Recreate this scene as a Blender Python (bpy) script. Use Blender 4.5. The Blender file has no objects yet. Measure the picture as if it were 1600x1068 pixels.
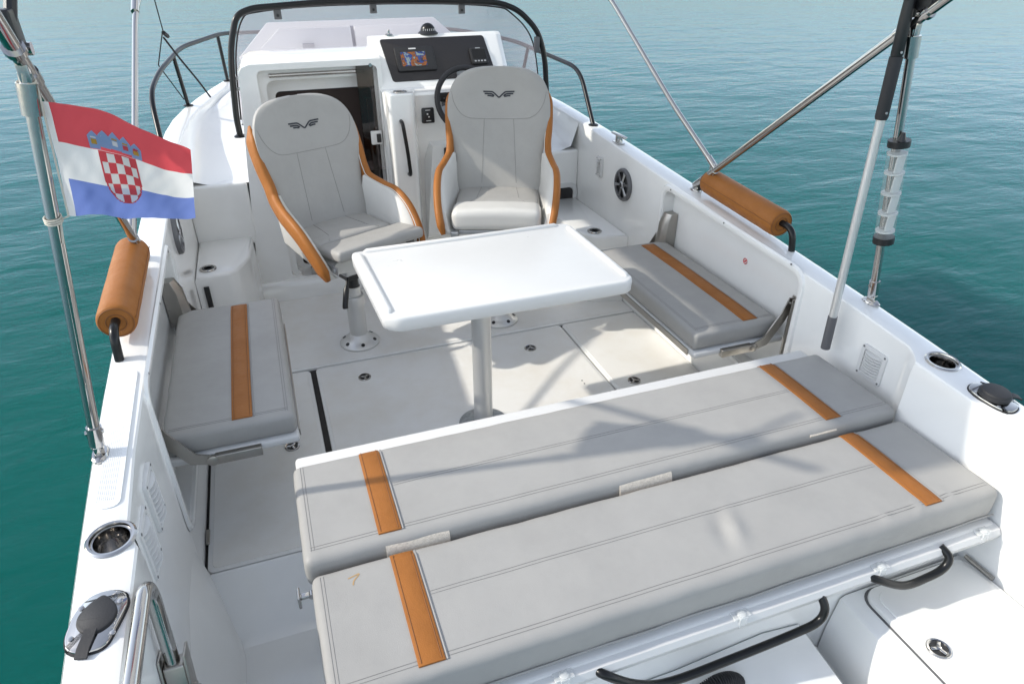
import bpy, bmesh, math, random
from mathutils import Vector, Matrix, noise
random.seed(7)
R = math.radians
scene = bpy.context.scene
col = scene.collection

# ---------------------------------------------------------------- camera, sky, sun, exposure
PITCH = math.atan(626 / 1060.); YAW = math.atan(444 / 1231.)
cam_d = bpy.data.cameras.new('camera'); cam = bpy.data.objects.new('camera', cam_d); col.objects.link(cam)
cam.location = (-0.76, 0, 2.0)
cam.rotation_euler = (math.pi / 2 - PITCH, 0, -YAW)
cam_d.sensor_fit = 'HORIZONTAL'; cam_d.sensor_width = 36.0; cam_d.lens = 1060. / 1600. * 36.
cam_d.clip_start = 0.05; cam_d.clip_end = 9000
scene.camera = cam

SUN = Vector((-1.40, 0.28, 1.0)).normalized()          # direction towards the sun
SUN_EL = math.asin(SUN.z); SUN_AZ = math.atan2(SUN.x, SUN.y)
w = bpy.data.worlds.new('World'); scene.world = w; w.use_nodes = True
wn = w.node_tree.nodes; wl = w.node_tree.links
bg = wn['Background']
sky = wn.new('ShaderNodeTexSky'); sky.sky_type = 'NISHITA'; sky.sun_disc = False
sky.sun_elevation = SUN_EL; sky.sun_rotation = SUN_AZ
sky.air_density = 1.0; sky.dust_density = 0.5; sky.ozone_density = 1.0
hz = wn.new('ShaderNodeHueSaturation'); hz.inputs['Saturation'].default_value = 0.55      # hazy, pale sky
wl.new(sky.outputs[0], hz.inputs['Color']); wl.new(hz.outputs[0], bg.inputs[0]); bg.inputs[1].default_value = 0.15
sd = bpy.data.lights.new('sun', 'SUN'); sd.energy = 2.0; sd.angle = R(1.1); sd.color = (1.0, 0.94, 0.84)
so = bpy.data.objects.new('sun', sd); col.objects.link(so)
so.rotation_euler = (-SUN).to_track_quat('-Z', 'Y').to_euler(); so.location = SUN * 30
scene.view_settings.view_transform = 'Standard'; scene.view_settings.look = 'None'
scene.view_settings.exposure = 1.02; scene.view_settings.gamma = 1
scene.render.engine = 'CYCLES'

# ---------------------------------------------------------------- materials
M = {}
def nodes(name):
    m = bpy.data.materials.new(name); m.use_nodes = True
    M[name] = m
    return m, m.node_tree.nodes, m.node_tree.links, m.node_tree.nodes['Principled BSDF']

def mat(name, base, rough=.5, metal=0., coat=0., var=0., vscale=6., bump=0., bscale=60., bump2=0., b2scale=4., spec=.5, rvar=0., tint=None, sheen=0.):
    """principled surface with a little procedural tone variation and relief"""
    m, n, l, p = nodes(name)
    p.inputs['Base Color'].default_value = (*base, 1); p.inputs['Roughness'].default_value = rough
    p.inputs['Metallic'].default_value = metal; p.inputs['Coat Weight'].default_value = coat
    p.inputs['Coat Roughness'].default_value = .08; p.inputs['Specular IOR Level'].default_value = spec
    p.inputs['Sheen Weight'].default_value = sheen
    tc = n.new('ShaderNodeTexCoord')
    if var or rvar:
        t = n.new('ShaderNodeTexNoise'); t.inputs['Scale'].default_value = vscale; t.inputs['Detail'].default_value = 7
        t.inputs['Roughness'].default_value = .65
        l.new(tc.outputs['Object'], t.inputs['Vector'])
        if var:
            mx = n.new('ShaderNodeMix'); mx.data_type = 'RGBA'
            lo = tint or tuple(c * (1 - var) for c in base)
            mx.inputs[6].default_value = (*base, 1); mx.inputs[7].default_value = (*lo, 1)
            rp = n.new('ShaderNodeMapRange'); rp.inputs[1].default_value = .42; rp.inputs[2].default_value = .72
            l.new(t.outputs[0], rp.inputs[0]); l.new(rp.outputs[0], mx.inputs[0]); l.new(mx.outputs[2], p.inputs['Base Color'])
        if rvar:
            rr_ = n.new('ShaderNodeMapRange'); rr_.inputs[1].default_value = .3; rr_.inputs[2].default_value = .7
            rr_.inputs[3].default_value = max(.02, rough - rvar); rr_.inputs[4].default_value = rough + rvar
            l.new(t.outputs[0], rr_.inputs[0]); l.new(rr_.outputs[0], p.inputs['Roughness'])
    prev = None
    for s, sc in ((bump2, b2scale), (bump, bscale)):
        if not s: continue
        t = n.new('ShaderNodeTexNoise'); t.inputs['Scale'].default_value = sc; t.inputs['Detail'].default_value = 3
        l.new(tc.outputs['Object'], t.inputs['Vector'])
        b = n.new('ShaderNodeBump'); b.inputs['Strength'].default_value = s; b.inputs['Distance'].default_value = .004 if sc > 20 else .02
        l.new(t.outputs[0], b.inputs['Height'])
        if prev: l.new(prev.outputs[0], b.inputs['Normal'])
        prev = b
    if prev: l.new(prev.outputs[0], p.inputs['Normal'])
    return m

mat('gelcoat', (.82, .82, .80), .18, coat=.7, var=.06, vscale=2.2, rvar=.07)
mat('gelcoat_warm', (.80, .80, .78), .35, var=.05, vscale=3)
mat('nonskid', (.80, .795, .77), .5, var=.12, vscale=3.0, bump=.2, bscale=420, tint=(.735, .71, .655))
mat('nonskid_pad', (.78, .79, .79), .5, bump=.3, bscale=300)
mat('vinyl_grey', (.350, .342, .325), .46, var=.08, vscale=5, bump=.14, bscale=420, bump2=.22, b2scale=6, rvar=.09, spec=.22)
mat('vinyl_grey_dark', (.16, .16, .165), .6)
mat('vinyl_light', (.56, .55, .52), .42, var=.05, vscale=5, bump=.08, bscale=500)
mat('vinyl_tan', (.325, .122, .028), .50, var=.16, vscale=8, bump=.2, bscale=330, bump2=.25, b2scale=12, rvar=.08, spec=.22)
mat('shaded_piping', (.27, .265, .26), .5)  # piping darkened so its colour carries the shadow line beside the stripes
mat('thread', (.235, .23, .22), .7)
mat('thread_tan', (.20, .075, .02), .7)
mat('logo_ink', (.012, .014, .022), .5)
mat('stainless', (.50, .485, .465), .11, metal=1, rvar=.06, vscale=30)
mat('brushed_steel', (.42, .40, .37), .34, metal=1, rvar=.08, vscale=40)
mat('aluminium', (.66, .66, .645), .40, metal=.65, rvar=.06, vscale=20)
mat('galvanised', (.45, .47, .48), .5, metal=.8, var=.4, vscale=60)
mat('black_plastic', (.014, .014, .015), .38, bump=.1, bscale=300)
mat('black_coat', (.007, .0075, .008), .30, spec=.35)
mat('black_rubber', (.02, .02, .022), .62, bump=.1, bscale=200)
mat('grey_plastic', (.11, .11, .115), .45)
mat('silver_plastic', (.45, .46, .47), .3, metal=.7)
mat('white_plastic', (.64, .64, .63), .32, spec=.30, var=.03, vscale=5, rvar=.05)
mat('dash_panel', (.016, .014, .015), .42, bump=.15, bscale=250)
mat('shade_seam_grey', (.30, .32, .36), .7)  # blue-grey: shade painted on the white vent backs, and the panel seam's grey
mat('dark_gap', (.02, .018, .017), .7)
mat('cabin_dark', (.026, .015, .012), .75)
mat('felt', (.62, .56, .48), .95, var=.25, vscale=120, bump=.6, bscale=260)
mat('beige_trim', (.42, .35, .27), .5)
mat('red_ink', (.55, .03, .03), .5)
mat('blue_ring', (.05, .09, .35), .4)
mat('rope', (.55, .52, .44), .8, bump=.5, bscale=300)
mat('strap_web', (.015, .016, .018), .8)
mat('canvas', (.78, .78, .77), .9)
_n, _l = M['canvas'].node_tree.nodes, M['canvas'].node_tree.links
_t = _n.new('ShaderNodeBsdfTranslucent'); _t.inputs[0].default_value = (.80, .80, .79, 1); _x = _n.new('ShaderNodeMixShader'); _x.inputs[0].default_value = .6
_l.new(_n['Principled BSDF'].outputs[0], _x.inputs[1]); _l.new(_t.outputs[0], _x.inputs[2]); _l.new(_x.outputs[0], _n['Material Output'].inputs[0])
mat('lcd_orange', (.42, .13, .02), .3); mat('lcd_blue', (.03, .09, .30), .3); mat('lcd_land', (.35, .45, .42), .3)
m, n, l, p = nodes('chart_print'); p.inputs['Roughness'].default_value = .25
_c = n.new('ShaderNodeTexCoord'); _m = n.new('ShaderNodeMapping'); _m.inputs['Location'].default_value = (.31, .12, .4); _t = n.new('ShaderNodeTexNoise'); _t.inputs['Scale'].default_value = 21; _t.inputs['Detail'].default_value = 6; _t.inputs['Distortion'].default_value = .8
_r = n.new('ShaderNodeValToRGB'); _r.color_ramp.interpolation = 'CONSTANT'
_e = _r.color_ramp.elements; _e[0].position = 0; _e[0].color = (.20, .25, .25, 1); _e[1].position = .40; _e[1].color = (.02, .05, .20, 1)
for _p, _k in ((.47, (.015, .02, .05, 1)), (.50, (.24, .075, .015, 1)), (.60, (.17, .05, .012, 1)), (.66, (.20, .25, .25, 1))):
    _q = _e.new(_p); _q.color = _k
l.new(_c.outputs['Object'], _m.inputs[0]); l.new(_m.outputs[0], _t.inputs['Vector']); l.new(_t.outputs[0], _r.inputs[0]); l.new(_r.outputs[0], p.inputs['Base Color'])
mat('stain', (.42, .27, .12), .5)
for nm, c in (('flag_red', (.68, .085, .10)), ('flag_white', (.80, .79, .77)), ('flag_blue', (.17, .24, .56)), ('flag_sky', (.27, .45, .72)), ('flag_gold', (.60, .36, .06))):
    m_ = mat(nm, c, .85, bump=.25, bscale=700)
    n_, l_ = m_.node_tree.nodes, m_.node_tree.links
    p_ = n_['Principled BSDF']; o_ = n_['Material Output']
    tr = n_.new('ShaderNodeBsdfTranslucent'); tr.inputs[0].default_value = (*c, 1)
    mx_ = n_.new('ShaderNodeMixShader'); mx_.inputs[0].default_value = .35
    l_.new(p_.outputs[0], mx_.inputs[1]); l_.new(tr.outputs[0], mx_.inputs[2]); l_.new(mx_.outputs[0], o_.inputs[0])

def clear(name, tint, gloss=1.0, ior=1.45, rough=.03):
    m, n, l, p = nodes(name)
    n.remove(p); o = n['Material Output']
    t = n.new('ShaderNodeBsdfTransparent'); t.inputs[0].default_value = (*tint, 1)
    g = n.new('ShaderNodeBsdfGlossy'); g.inputs['Roughness'].default_value = rough
    lw = n.new('ShaderNodeLayerWeight'); lw.inputs[0].default_value = .5
    pw = n.new('ShaderNodeMath'); pw.operation = 'POWER'; pw.inputs[1].default_value = 4.0; l.new(lw.outputs['Facing'], pw.inputs[0])
    f = n.new('ShaderNodeMath'); f.operation = 'MULTIPLY_ADD'; f.inputs[1].default_value = .6 * gloss; f.inputs[2].default_value = ((ior - 1) / (ior + 1))**2; l.new(pw.outputs[0], f.inputs[0])
    mx = n.new('ShaderNodeMixShader')
    l.new(f.outputs[0], mx.inputs[0]); l.new(t.outputs[0], mx.inputs[1]); l.new(g.outputs[0], mx.inputs[2]); l.new(mx.outputs[0], o.inputs[0])
clear('acrylic', (.86, .84, .855), ior=1.45, gloss=.8)
_n, _l = M['acrylic'].node_tree.nodes, M['acrylic'].node_tree.links
_o = _n['Material Output']; _s = _o.inputs[0].links[0].from_socket; _d = _n.new('ShaderNodeBsdfDiffuse'); _d.inputs[0].default_value = (.74, .68, .72, 1); _x = _n.new('ShaderNodeMixShader'); _x.inputs[0].default_value = .27   # even pinkish haze over the scratched pane, so it shows
_l.new(_s, _x.inputs[1]); _l.new(_d.outputs[0], _x.inputs[2]); _l.new(_x.outputs[0], _o.inputs[0])
clear('smoked', (.33, .29, .29), gloss=.25)
clear('clear_plastic', (.90, .92, .91), ior=1.5)
m, n, l, p = nodes('lamp_lens'); p.inputs['Base Color'].default_value = (.85, .87, .86, 1); p.inputs['Roughness'].default_value = .12
_t = n.new('ShaderNodeBsdfTransparent'); _t.inputs[0].default_value = (.93, .95, .94, 1); _x = n.new('ShaderNodeMixShader'); _x.inputs[0].default_value = .13
l.new(_t.outputs[0], _x.inputs[1]); l.new(p.outputs[0], _x.inputs[2]); l.new(_x.outputs[0], n['Material Output'].inputs[0])
m, n, l, p = nodes('frosted'); p.inputs['Base Color'].default_value = (.85, .87, .86, 1); p.inputs['Roughness'].default_value = .25
_t = n.new('ShaderNodeBsdfTransparent'); _x = n.new('ShaderNodeMixShader'); _x.inputs[0].default_value = .45
l.new(_t.outputs[0], _x.inputs[1]); l.new(p.outputs[0], _x.inputs[2]); l.new(_x.outputs[0], n['Material Output'].inputs[0])

# water: dark green-blue body colour under a rippled mirror surface
m, n, l, p = nodes('water')
p.inputs['Base Color'].default_value = (.001, .072, .060, 1); p.inputs['Roughness'].default_value = .06
p.inputs['Subsurface Weight'].default_value = 1.0; p.inputs['Subsurface Radius'].default_value = (2., 5., 5.); p.inputs['Subsurface Scale'].default_value = 1.0
p.inputs['IOR'].default_value = 1.33; p.inputs['Specular IOR Level'].default_value = .5
tc = n.new('ShaderNodeTexCoord')
prev = None
for sx, sy, rot, sc, st, dist in ((1.0, .45, 12, .4, .5, .10), (1.0, .5, -20, 1.8, .65, .045), (1, .7, 30, 6.5, .45, .013)):
    mp = n.new('ShaderNodeMapping'); mp.inputs['Scale'].default_value = (sx * .55, sy * 2.1, 1); mp.inputs['Rotation'].default_value = (0, 0, R(rot))
    t = n.new('ShaderNodeTexNoise'); t.inputs['Scale'].default_value = sc; t.inputs['Detail'].default_value = 4; t.inputs['Distortion'].default_value = .4
    b = n.new('ShaderNodeBump'); b.inputs['Strength'].default_value = st; b.inputs['Distance'].default_value = dist
    l.new(tc.outputs['Object'], mp.inputs[0]); l.new(mp.outputs[0], t.inputs['Vector']); l.new(t.outputs[0], b.inputs['Height'])
    if prev: l.new(prev.outputs[0], b.inputs['Normal'])
    prev = b
l.new(prev.outputs[0], p.inputs['Normal'])
p.inputs['Specular IOR Level'].default_value = 0.0
gl = n.new('ShaderNodeBsdfGlossy'); gl.inputs['Roughness'].default_value = .07; gl.inputs['Color'].default_value = (.54, .58, .68, 1); l.new(prev.outputs[0], gl.inputs['Normal'])
fr = n.new('ShaderNodeFresnel'); fr.inputs[0].default_value = 1.28; l.new(prev.outputs[0], fr.inputs['Normal'])
cp_ = n.new('ShaderNodeMath'); cp_.operation = 'MINIMUM'; cp_.inputs[1].default_value = .45; l.new(fr.outputs[0], cp_.inputs[0])   # wave slopes keep a rough sea from mirroring fully at the horizon
ms = n.new('ShaderNodeMixShader'); l.new(cp_.outputs[0], ms.inputs[0]); l.new(p.outputs[0], ms.inputs[1]); l.new(gl.outputs[0], ms.inputs[2]); l.new(ms.outputs[0], n['Material Output'].inputs[0])

# ---------------------------------------------------------------- mesh helpers
V = Vector
def lerp(a, b, t): return a + (b - a) * t
def interp(tab, x):
    if x <= tab[0][0]: return tab[0][1]
    for (a, va), (b, vb) in zip(tab, tab[1:]):
        if x <= b: return lerp(va, vb, (x - a) / (b - a))
    return tab[-1][1]
def sinterp(tab, x):
    """smooth (monotone-ish hermite) interpolation"""
    if x <= tab[0][0]: return tab[0][1]
    if x >= tab[-1][0]: return tab[-1][1]
    for i in range(len(tab) - 1):
        a, va = tab[i]; b, vb = tab[i + 1]
        if x <= b:
            def sl(j):
                if j <= 0: return (tab[1][1] - tab[0][1]) / (tab[1][0] - tab[0][0])
                if j >= len(tab) - 1: return (tab[-1][1] - tab[-2][1]) / (tab[-1][0] - tab[-2][0])
                return (tab[j + 1][1] - tab[j - 1][1]) / (tab[j + 1][0] - tab[j - 1][0])
            h = b - a; t = (x - a) / h
            return ((2*t**3 - 3*t**2 + 1) * va + (t**3 - 2*t**2 + t) * h * sl(i) + (-2*t**3 + 3*t**2) * vb + (t**3 - t**2) * h * sl(i + 1))

class MB:
    def __init__(s): s.v = []; s.f = []; s.m = []
    def add(s, vs, fs, mi=0, T=None):
        o = len(s.v)
        s.v += [tuple(T @ V(v)) if T else tuple(v) for v in vs]
        s.f += [tuple(i + o for i in f) for f in fs]; s.m += [mi] * len(fs)
        return s
    def loft(s, rings, cap=(True, True), closed=True, mi=0, T=None):
        n = len(rings[0]); vs = [p for r in rings for p in r]; fs = []
        for i in range(len(rings) - 1):
            for j in range(n if closed else n - 1):
                k = (j + 1) % n
                fs.append((i*n + j, i*n + k, (i+1)*n + k, (i+1)*n + j))
        if cap[0]: fs.append(tuple(reversed(range(n))))
        if cap[1]: fs.append(tuple((len(rings)-1)*n + j for j in range(n)))
        return s.add(vs, fs, mi, T)
    def tube(s, path, r, n=10, closed=False, mi=0, T=None, cap=True):
        P = [V(p) for p in path]; m_ = len(P)
        rad = r if isinstance(r, (list, tuple)) else [r] * m_
        tang = []
        for i in range(m_):
            a = P[i-1] if (i > 0 or closed) else P[i]; b = P[(i+1) % m_] if (i < m_-1 or closed) else P[i]
            tang.append((b - a).normalized())
        up = V((0, 0, 1)) if abs(tang[0].z) < .9 else V((1, 0, 0))
        u = (up - tang[0] * up.dot(tang[0])).normalized(); rings = []
        for i in range(m_):
            u = (u - tang[i] * u.dot(tang[i])).normalized(); v_ = tang[i].cross(u)
            rings.append([P[i] + (u * math.cos(a) + v_ * math.sin(a)) * rad[i] for a in (2*math.pi*k/n for k in range(n))])
        if closed: return s.loft(rings + [rings[0]], (False, False), mi=mi, T=T)
        return s.loft(rings, (cap, cap), mi=mi, T=T)
    def lathe(s, prof, n=24, mi=0, T=None, cap=(True, True)):
        return s.loft([[(r*math.cos(2*math.pi*k/n), r*math.sin(2*math.pi*k/n), z) for k in range(n)] for r, z in prof], cap, mi=mi, T=T)
    def box(s, x0, x1, y0, y1, z0, z1, mi=0, T=None):
        vs = [(x, y, z) for z in (z0, z1) for y in (y0, y1) for x in (x0, x1)]
        return s.add(vs, [(0,2,3,1), (4,5,7,6), (0,1,5,4), (2,6,7,3), (0,4,6,2), (1,3,7,5)], mi, T)
    def rbox(s, x0, x1, y0, y1, z0, z1, r, seg=3, nx=1, ny=1, nz=1, disp=None, mi=0, T=None):
        """box with rounded edges, optionally gridded and displaced"""
        def ax(a, b, k):
            q = [a + r * (1 - math.cos(math.pi/2*i/seg)) for i in range(seg)]
            q += [lerp(a + r, b - r, i / k) for i in range(k + 1)]
            q += [b - r * (1 - math.cos(math.pi/2*(seg-1-i)/seg)) for i in range(seg)]
            return q
        X, Y, Z = ax(x0, x1, nx), ax(y0, y1, ny), ax(z0, z1, nz)
        lo = V((x0 + r, y0 + r, z0 + r)); hi = V((x1 - r, y1 - r, z1 - r))
        idx = {}; vs = []
        def vert(i, j, k):
            key = (i, j, k)
            if key not in idx:
                p = V((X[i], Y[j], Z[k])); c = V([min(max(p[a], lo[a]), hi[a]) for a in range(3)])
                d = p - c
                if d.length > 1e-9:
                    # outermost shell point: project to rounded surface
                    q = c + d.normalized() * r
                else: q = p
                if disp: q = disp(q)
                idx[key] = len(vs); vs.append(tuple(q))
            return idx[key]
        a, b, c = len(X) - 1, len(Y) - 1, len(Z) - 1; fs = []
        for i in range(a):
            for j in range(b):
                fs.append((vert(i,j,0), vert(i,j+1,0), vert(i+1,j+1,0), vert(i+1,j,0)))
                fs.append((vert(i,j,c), vert(i+1,j,c), vert(i+1,j+1,c), vert(i,j+1,c)))
        for i in range(a):
            for k in range(c):
                fs.append((vert(i,0,k), vert(i+1,0,k), vert(i+1,0,k+1), vert(i,0,k+1)))
                fs.append((vert(i,b,k), vert(i,b,k+1), vert(i+1,b,k+1), vert(i+1,b,k)))
        for j in range(b):
            for k in range(c):
                fs.append((vert(0,j,k), vert(0,j,k+1), vert(0,j+1,k+1), vert(0,j+1,k)))
                fs.append((vert(a,j,k), vert(a,j+1,k), vert(a,j+1,k+1), vert(a,j,k+1)))
        return s.add(vs, fs, mi, T)
    def ribbon(s, pts, nor, wid, mi=0, th=0.0):
        """flat strip following pts, lying on a surface with normals nor"""
        L, Rr = [], []
        for i, p in enumerate(pts):
            a = pts[max(i-1, 0)]; b = pts[min(i+1, len(pts)-1)]
            d = (V(b) - V(a)).normalized(); sd_ = d.cross(V(nor[i])).normalized() * wid / 2
            L.append(tuple(V(p) - sd_)); Rr.append(tuple(V(p) + sd_))
        n = len(pts)
        return s.add(L + Rr, [(i, i + n, i + n + 1, i + 1) for i in range(n - 1)], mi)
    def build(s, name, mats, parent=None, angle=38, loc=None, rot=None):
        me = bpy.data.meshes.new(name); me.from_pydata(s.v, [], s.f)
        if not isinstance(mats, (list, tuple)): mats = [mats]
        for q in mats: me.materials.append(M[q])
        if len(mats) > 1: me.polygons.foreach_set('material_index', s.m)
        bm = bmesh.new(); bm.from_mesh(me); bmesh.ops.recalc_face_normals(bm, faces=bm.faces); bm.to_mesh(me); bm.free()
        me.polygons.foreach_set('use_smooth', [True] * len(me.polygons))
        me.set_sharp_from_angle(angle=R(angle)); me.update()
        o = bpy.data.objects.new(name, me); col.objects.link(o)
        if loc: o.location = loc
        if rot: o.rotation_euler = rot
        if parent: o.parent = parent
        return o

def rrect(w, h, r, n=5, cx=0, cy=0):
    pts = []
    for qx, qy, a0 in ((1, 1, 0), (-1, 1, 90), (-1, -1, 180), (1, -1, 270)):
        for i in range(n + 1):
            a = R(a0 + 90 * i / n)
            pts.append((cx + qx*(w/2 - r) + r*math.cos(a), cy + qy*(h/2 - r) + r*math.sin(a)))
    return pts
def rpoly(pts, r, n=4):
    """round the corners of a polygon; r may be per corner"""
    out = []; k = len(pts)
    for i in range(k):
        p = V(pts[i]); a = V(pts[i-1]); b = V(pts[(i+1) % k]); rr_ = r[i] if isinstance(r, (list, tuple)) else r
        if rr_ <= 0: out.append(tuple(p)); continue
        da = (a - p).normalized(); db = (b - p).normalized()
        q0 = p + da * rr_; q1 = p + db * rr_
        for j in range(n + 1):
            t = j / n; out.append(tuple((1-t)**2 * q0 + 2*t*(1-t) * p + t*t * q1))
    return out
def crom(P, k=6, closed=False):
    P = [V(p) for p in P]; n = len(P); out = []
    for i in range(n if closed else n - 1):
        p0 = P[i-1] if (i > 0 or closed) else P[0]*2 - P[1]; p1 = P[i]; p2 = P[(i+1) % n]
        p3 = P[(i+2) % n] if (i + 2 < n or closed) else P[-1]*2 - P[-2]
        for j in range(k):
            t = j / k
            out.append(.5 * ((2*p1) + (p2 - p0)*t + (2*p0 - 5*p1 + 4*p2 - p3)*t*t + (3*p1 - p0 - 3*p2 + p3)*t**3))
    if not closed: out.append(P[-1])
    return out
def bend(P, r, n=5):
    """polyline with its inner corners rounded (bent tube)"""
    P = [V(p) for p in P]; out = [P[0]]
    for i in range(1, len(P) - 1):
        da = P[i-1] - P[i]; db = P[i+1] - P[i]
        q = min(r, da.length * .45, db.length * .45)
        q0 = P[i] + da.normalized() * q; q1 = P[i] + db.normalized() * q
        for j in range(n + 1):
            t = j / n; out.append((1-t)**2 * q0 + 2*t*(1-t) * P[i] + t*t * q1)
    return out + [P[-1]]
def plate(outline, z0, z1, bev=.0, mb=None, T=None, mi=0, seg=2):
    """extruded outline with a bevelled upper edge"""
    mb = mb or MB()
    c = V((sum(p[0] for p in outline) / len(outline), sum(p[1] for p in outline) / len(outline)))
    def ins(d):
        n = len(outline); res = []
        for i in range(n):
            a = V(outline[i-1]); p = V(outline[i]); b = V(outline[(i+1) % n])
            t = (b - a); t = t.normalized() if t.length > 1e-9 else V((1, 0))
            nn = V((-t.y, t.x))
            res.append(p + nn * d)
        return res
    area = sum(outline[i-1][0]*outline[i][1] - outline[i][0]*outline[i-1][1] for i in range(len(outline)))
    sg = 1 if area > 0 else -1
    rings = [[(p[0], p[1], z0) for p in outline]]
    if bev:
        for k in range(seg + 1):
            a = math.pi/2 * k / seg
            rings.append([(q.x, q.y, z1 - bev + bev * math.sin(a)) for q in ins(sg * bev * (1 - math.cos(a)))])
    else: rings.append([(p[0], p[1], z1) for p in outline])
    return mb.loft(rings, mi=mi, T=T)
def boolean(o, cutters):
    for c in cutters:
        md = o.modifiers.new('cut', 'BOOLEAN'); md.operation = 'DIFFERENCE'; md.object = c; md.solver = 'EXACT'
    bpy.context.view_layer.update()
    me = bpy.data.meshes.new_from_object(o.evaluated_get(bpy.context.evaluated_depsgraph_get()))
    o.modifiers.clear(); old = o.data; nm = old.name; o.data = me; bpy.data.meshes.remove(old); me.name = nm
    me.polygons.foreach_set('use_smooth', [True] * len(me.polygons)); me.set_sharp_from_angle(angle=R(30))
    for c in cutters:
        q = c.data; bpy.data.objects.remove(c); bpy.data.meshes.remove(q)
def tag(o, label, cat, group=None):
    o['label'] = label; o['category'] = cat
    if group: o['group'] = group
    return o
def empty(name, loc=(0, 0, 0), rz=0, label=None, cat=None, group=None):
    o = bpy.data.objects.new(name, None); col.objects.link(o); o.location = loc; o.rotation_euler = (0, 0, rz); o.empty_display_size = .1
    if label: tag(o, label, cat, group)
    return o
def TL(x, y, z): return Matrix.Translation((x, y, z))
def frame(origin, xa, ya):
    """matrix with given x and y axes"""
    xa = V(xa).normalized(); za = xa.cross(V(ya)).normalized(); ya = za.cross(xa)
    m_ = Matrix((xa, ya, za)).transposed().to_4x4(); m_.translation = V(origin); return m_
def wallT(s, x, y, z):
    """plane on the inner hull side: local x runs forward/aft, local y up, local z inboard"""
    return frame((s * x, y, z), (0, s, 0) if s > 0 else (0, -1, 0), (0, 0, 1)) if False else frame((s * x, y, z), (0, -s, 0), (0, 0, 1))

# ---------------------------------------------------------------- setting: water
def zg(y): return .695 + .065 * y
wb = MB(); NR = 40
rr0 = [0.0, 6, 15, 40, 120, 400, 1500, 6000]
wb.v = [(0, 0, 0)]; nseg = 48
for r_ in rr0[1:]:
    wb.v += [(r_*math.cos(2*math.pi*k/nseg), r_*math.sin(2*math.pi*k/nseg), 0) for k in range(nseg)]
wb.f = [(0, 1 + k, 1 + (k+1) % nseg) for k in range(nseg)]
for i in range(len(rr0) - 2):
    a = 1 + i*nseg; b = a + nseg
    wb.f += [(a + k, b + k, b + (k+1) % nseg, a + (k+1) % nseg) for k in range(nseg)]
wb.m = [0] * len(wb.f)
sea = wb.build('water', 'water', loc=(0, 3, -.32)); sea['kind'] = 'structure'; sea['label'] = 'rippled green blue sea around the boat'

# ---------------------------------------------------------------- the boat
boat = empty('motor_boat', (0, 0, -.32), label='white open motor boat with cockpit, side decks and helm bulkhead', cat='boat')
boat_inv = TL(0, 0, .32)
def bpart(mb, name, mats, parent=None, angle=38):
    mb.v = [(x, y, z + .32) for x, y, z in mb.v] if parent is None else mb.v
    return mb.build(name, mats, parent or boat, angle)
# outer half beam and inner half beam along the length
B_TAB = [(.1, 1.27), (1.0, 1.32), (1.9, 1.355), (3.2, 1.362), (4.2, 1.350), (4.85, 1.315), (5.33, 1.205), (6.0, .955), (6.6, .66), (7.1, .36), (7.45, .06)]
def Bo(y): return sinterp(B_TAB, y)
def Bi(y, s=1):
    a = 1.172 if s > 0 else 1.200
    if y < 1.36: return a
    if y < 1.44: return lerp(a, 1.235, (y - 1.36) / .08)
    return min(1.235, Bo(y) - .115) if y < 6.9 else max(.02, Bo(y) - .115)
YS = [.1, .5, .9, 1.2, 1.36, 1.40, 1.44, 1.7, 2.0, 2.4, 2.8, 3.2, 3.6, 4.0, 4.2, 4.45, 4.7, 4.95, 5.2, 5.45, 5.7, 5.95, 6.2, 6.45, 6.7, 6.95, 7.15, 7.3]
CUPS = {-1: (-1.262, 1.395), 1: (1.258, 1.325)}
def niche_cut(s):
    out = rpoly([(2.0, .235), (3.09, .235), (3.09, .815), (2.0, .80)], .06)
    # slight slope so that the top line runs with the gunwale
    out = [(y, z + (.030 * (y - 2.0) if z > .5 else 0)) for y, z in out]
    m_ = MB().loft([[(s * x, y, z) for y, z in out] for x in (1.10, 1.302)])
    return m_.build('cut', 'gelcoat')
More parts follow.
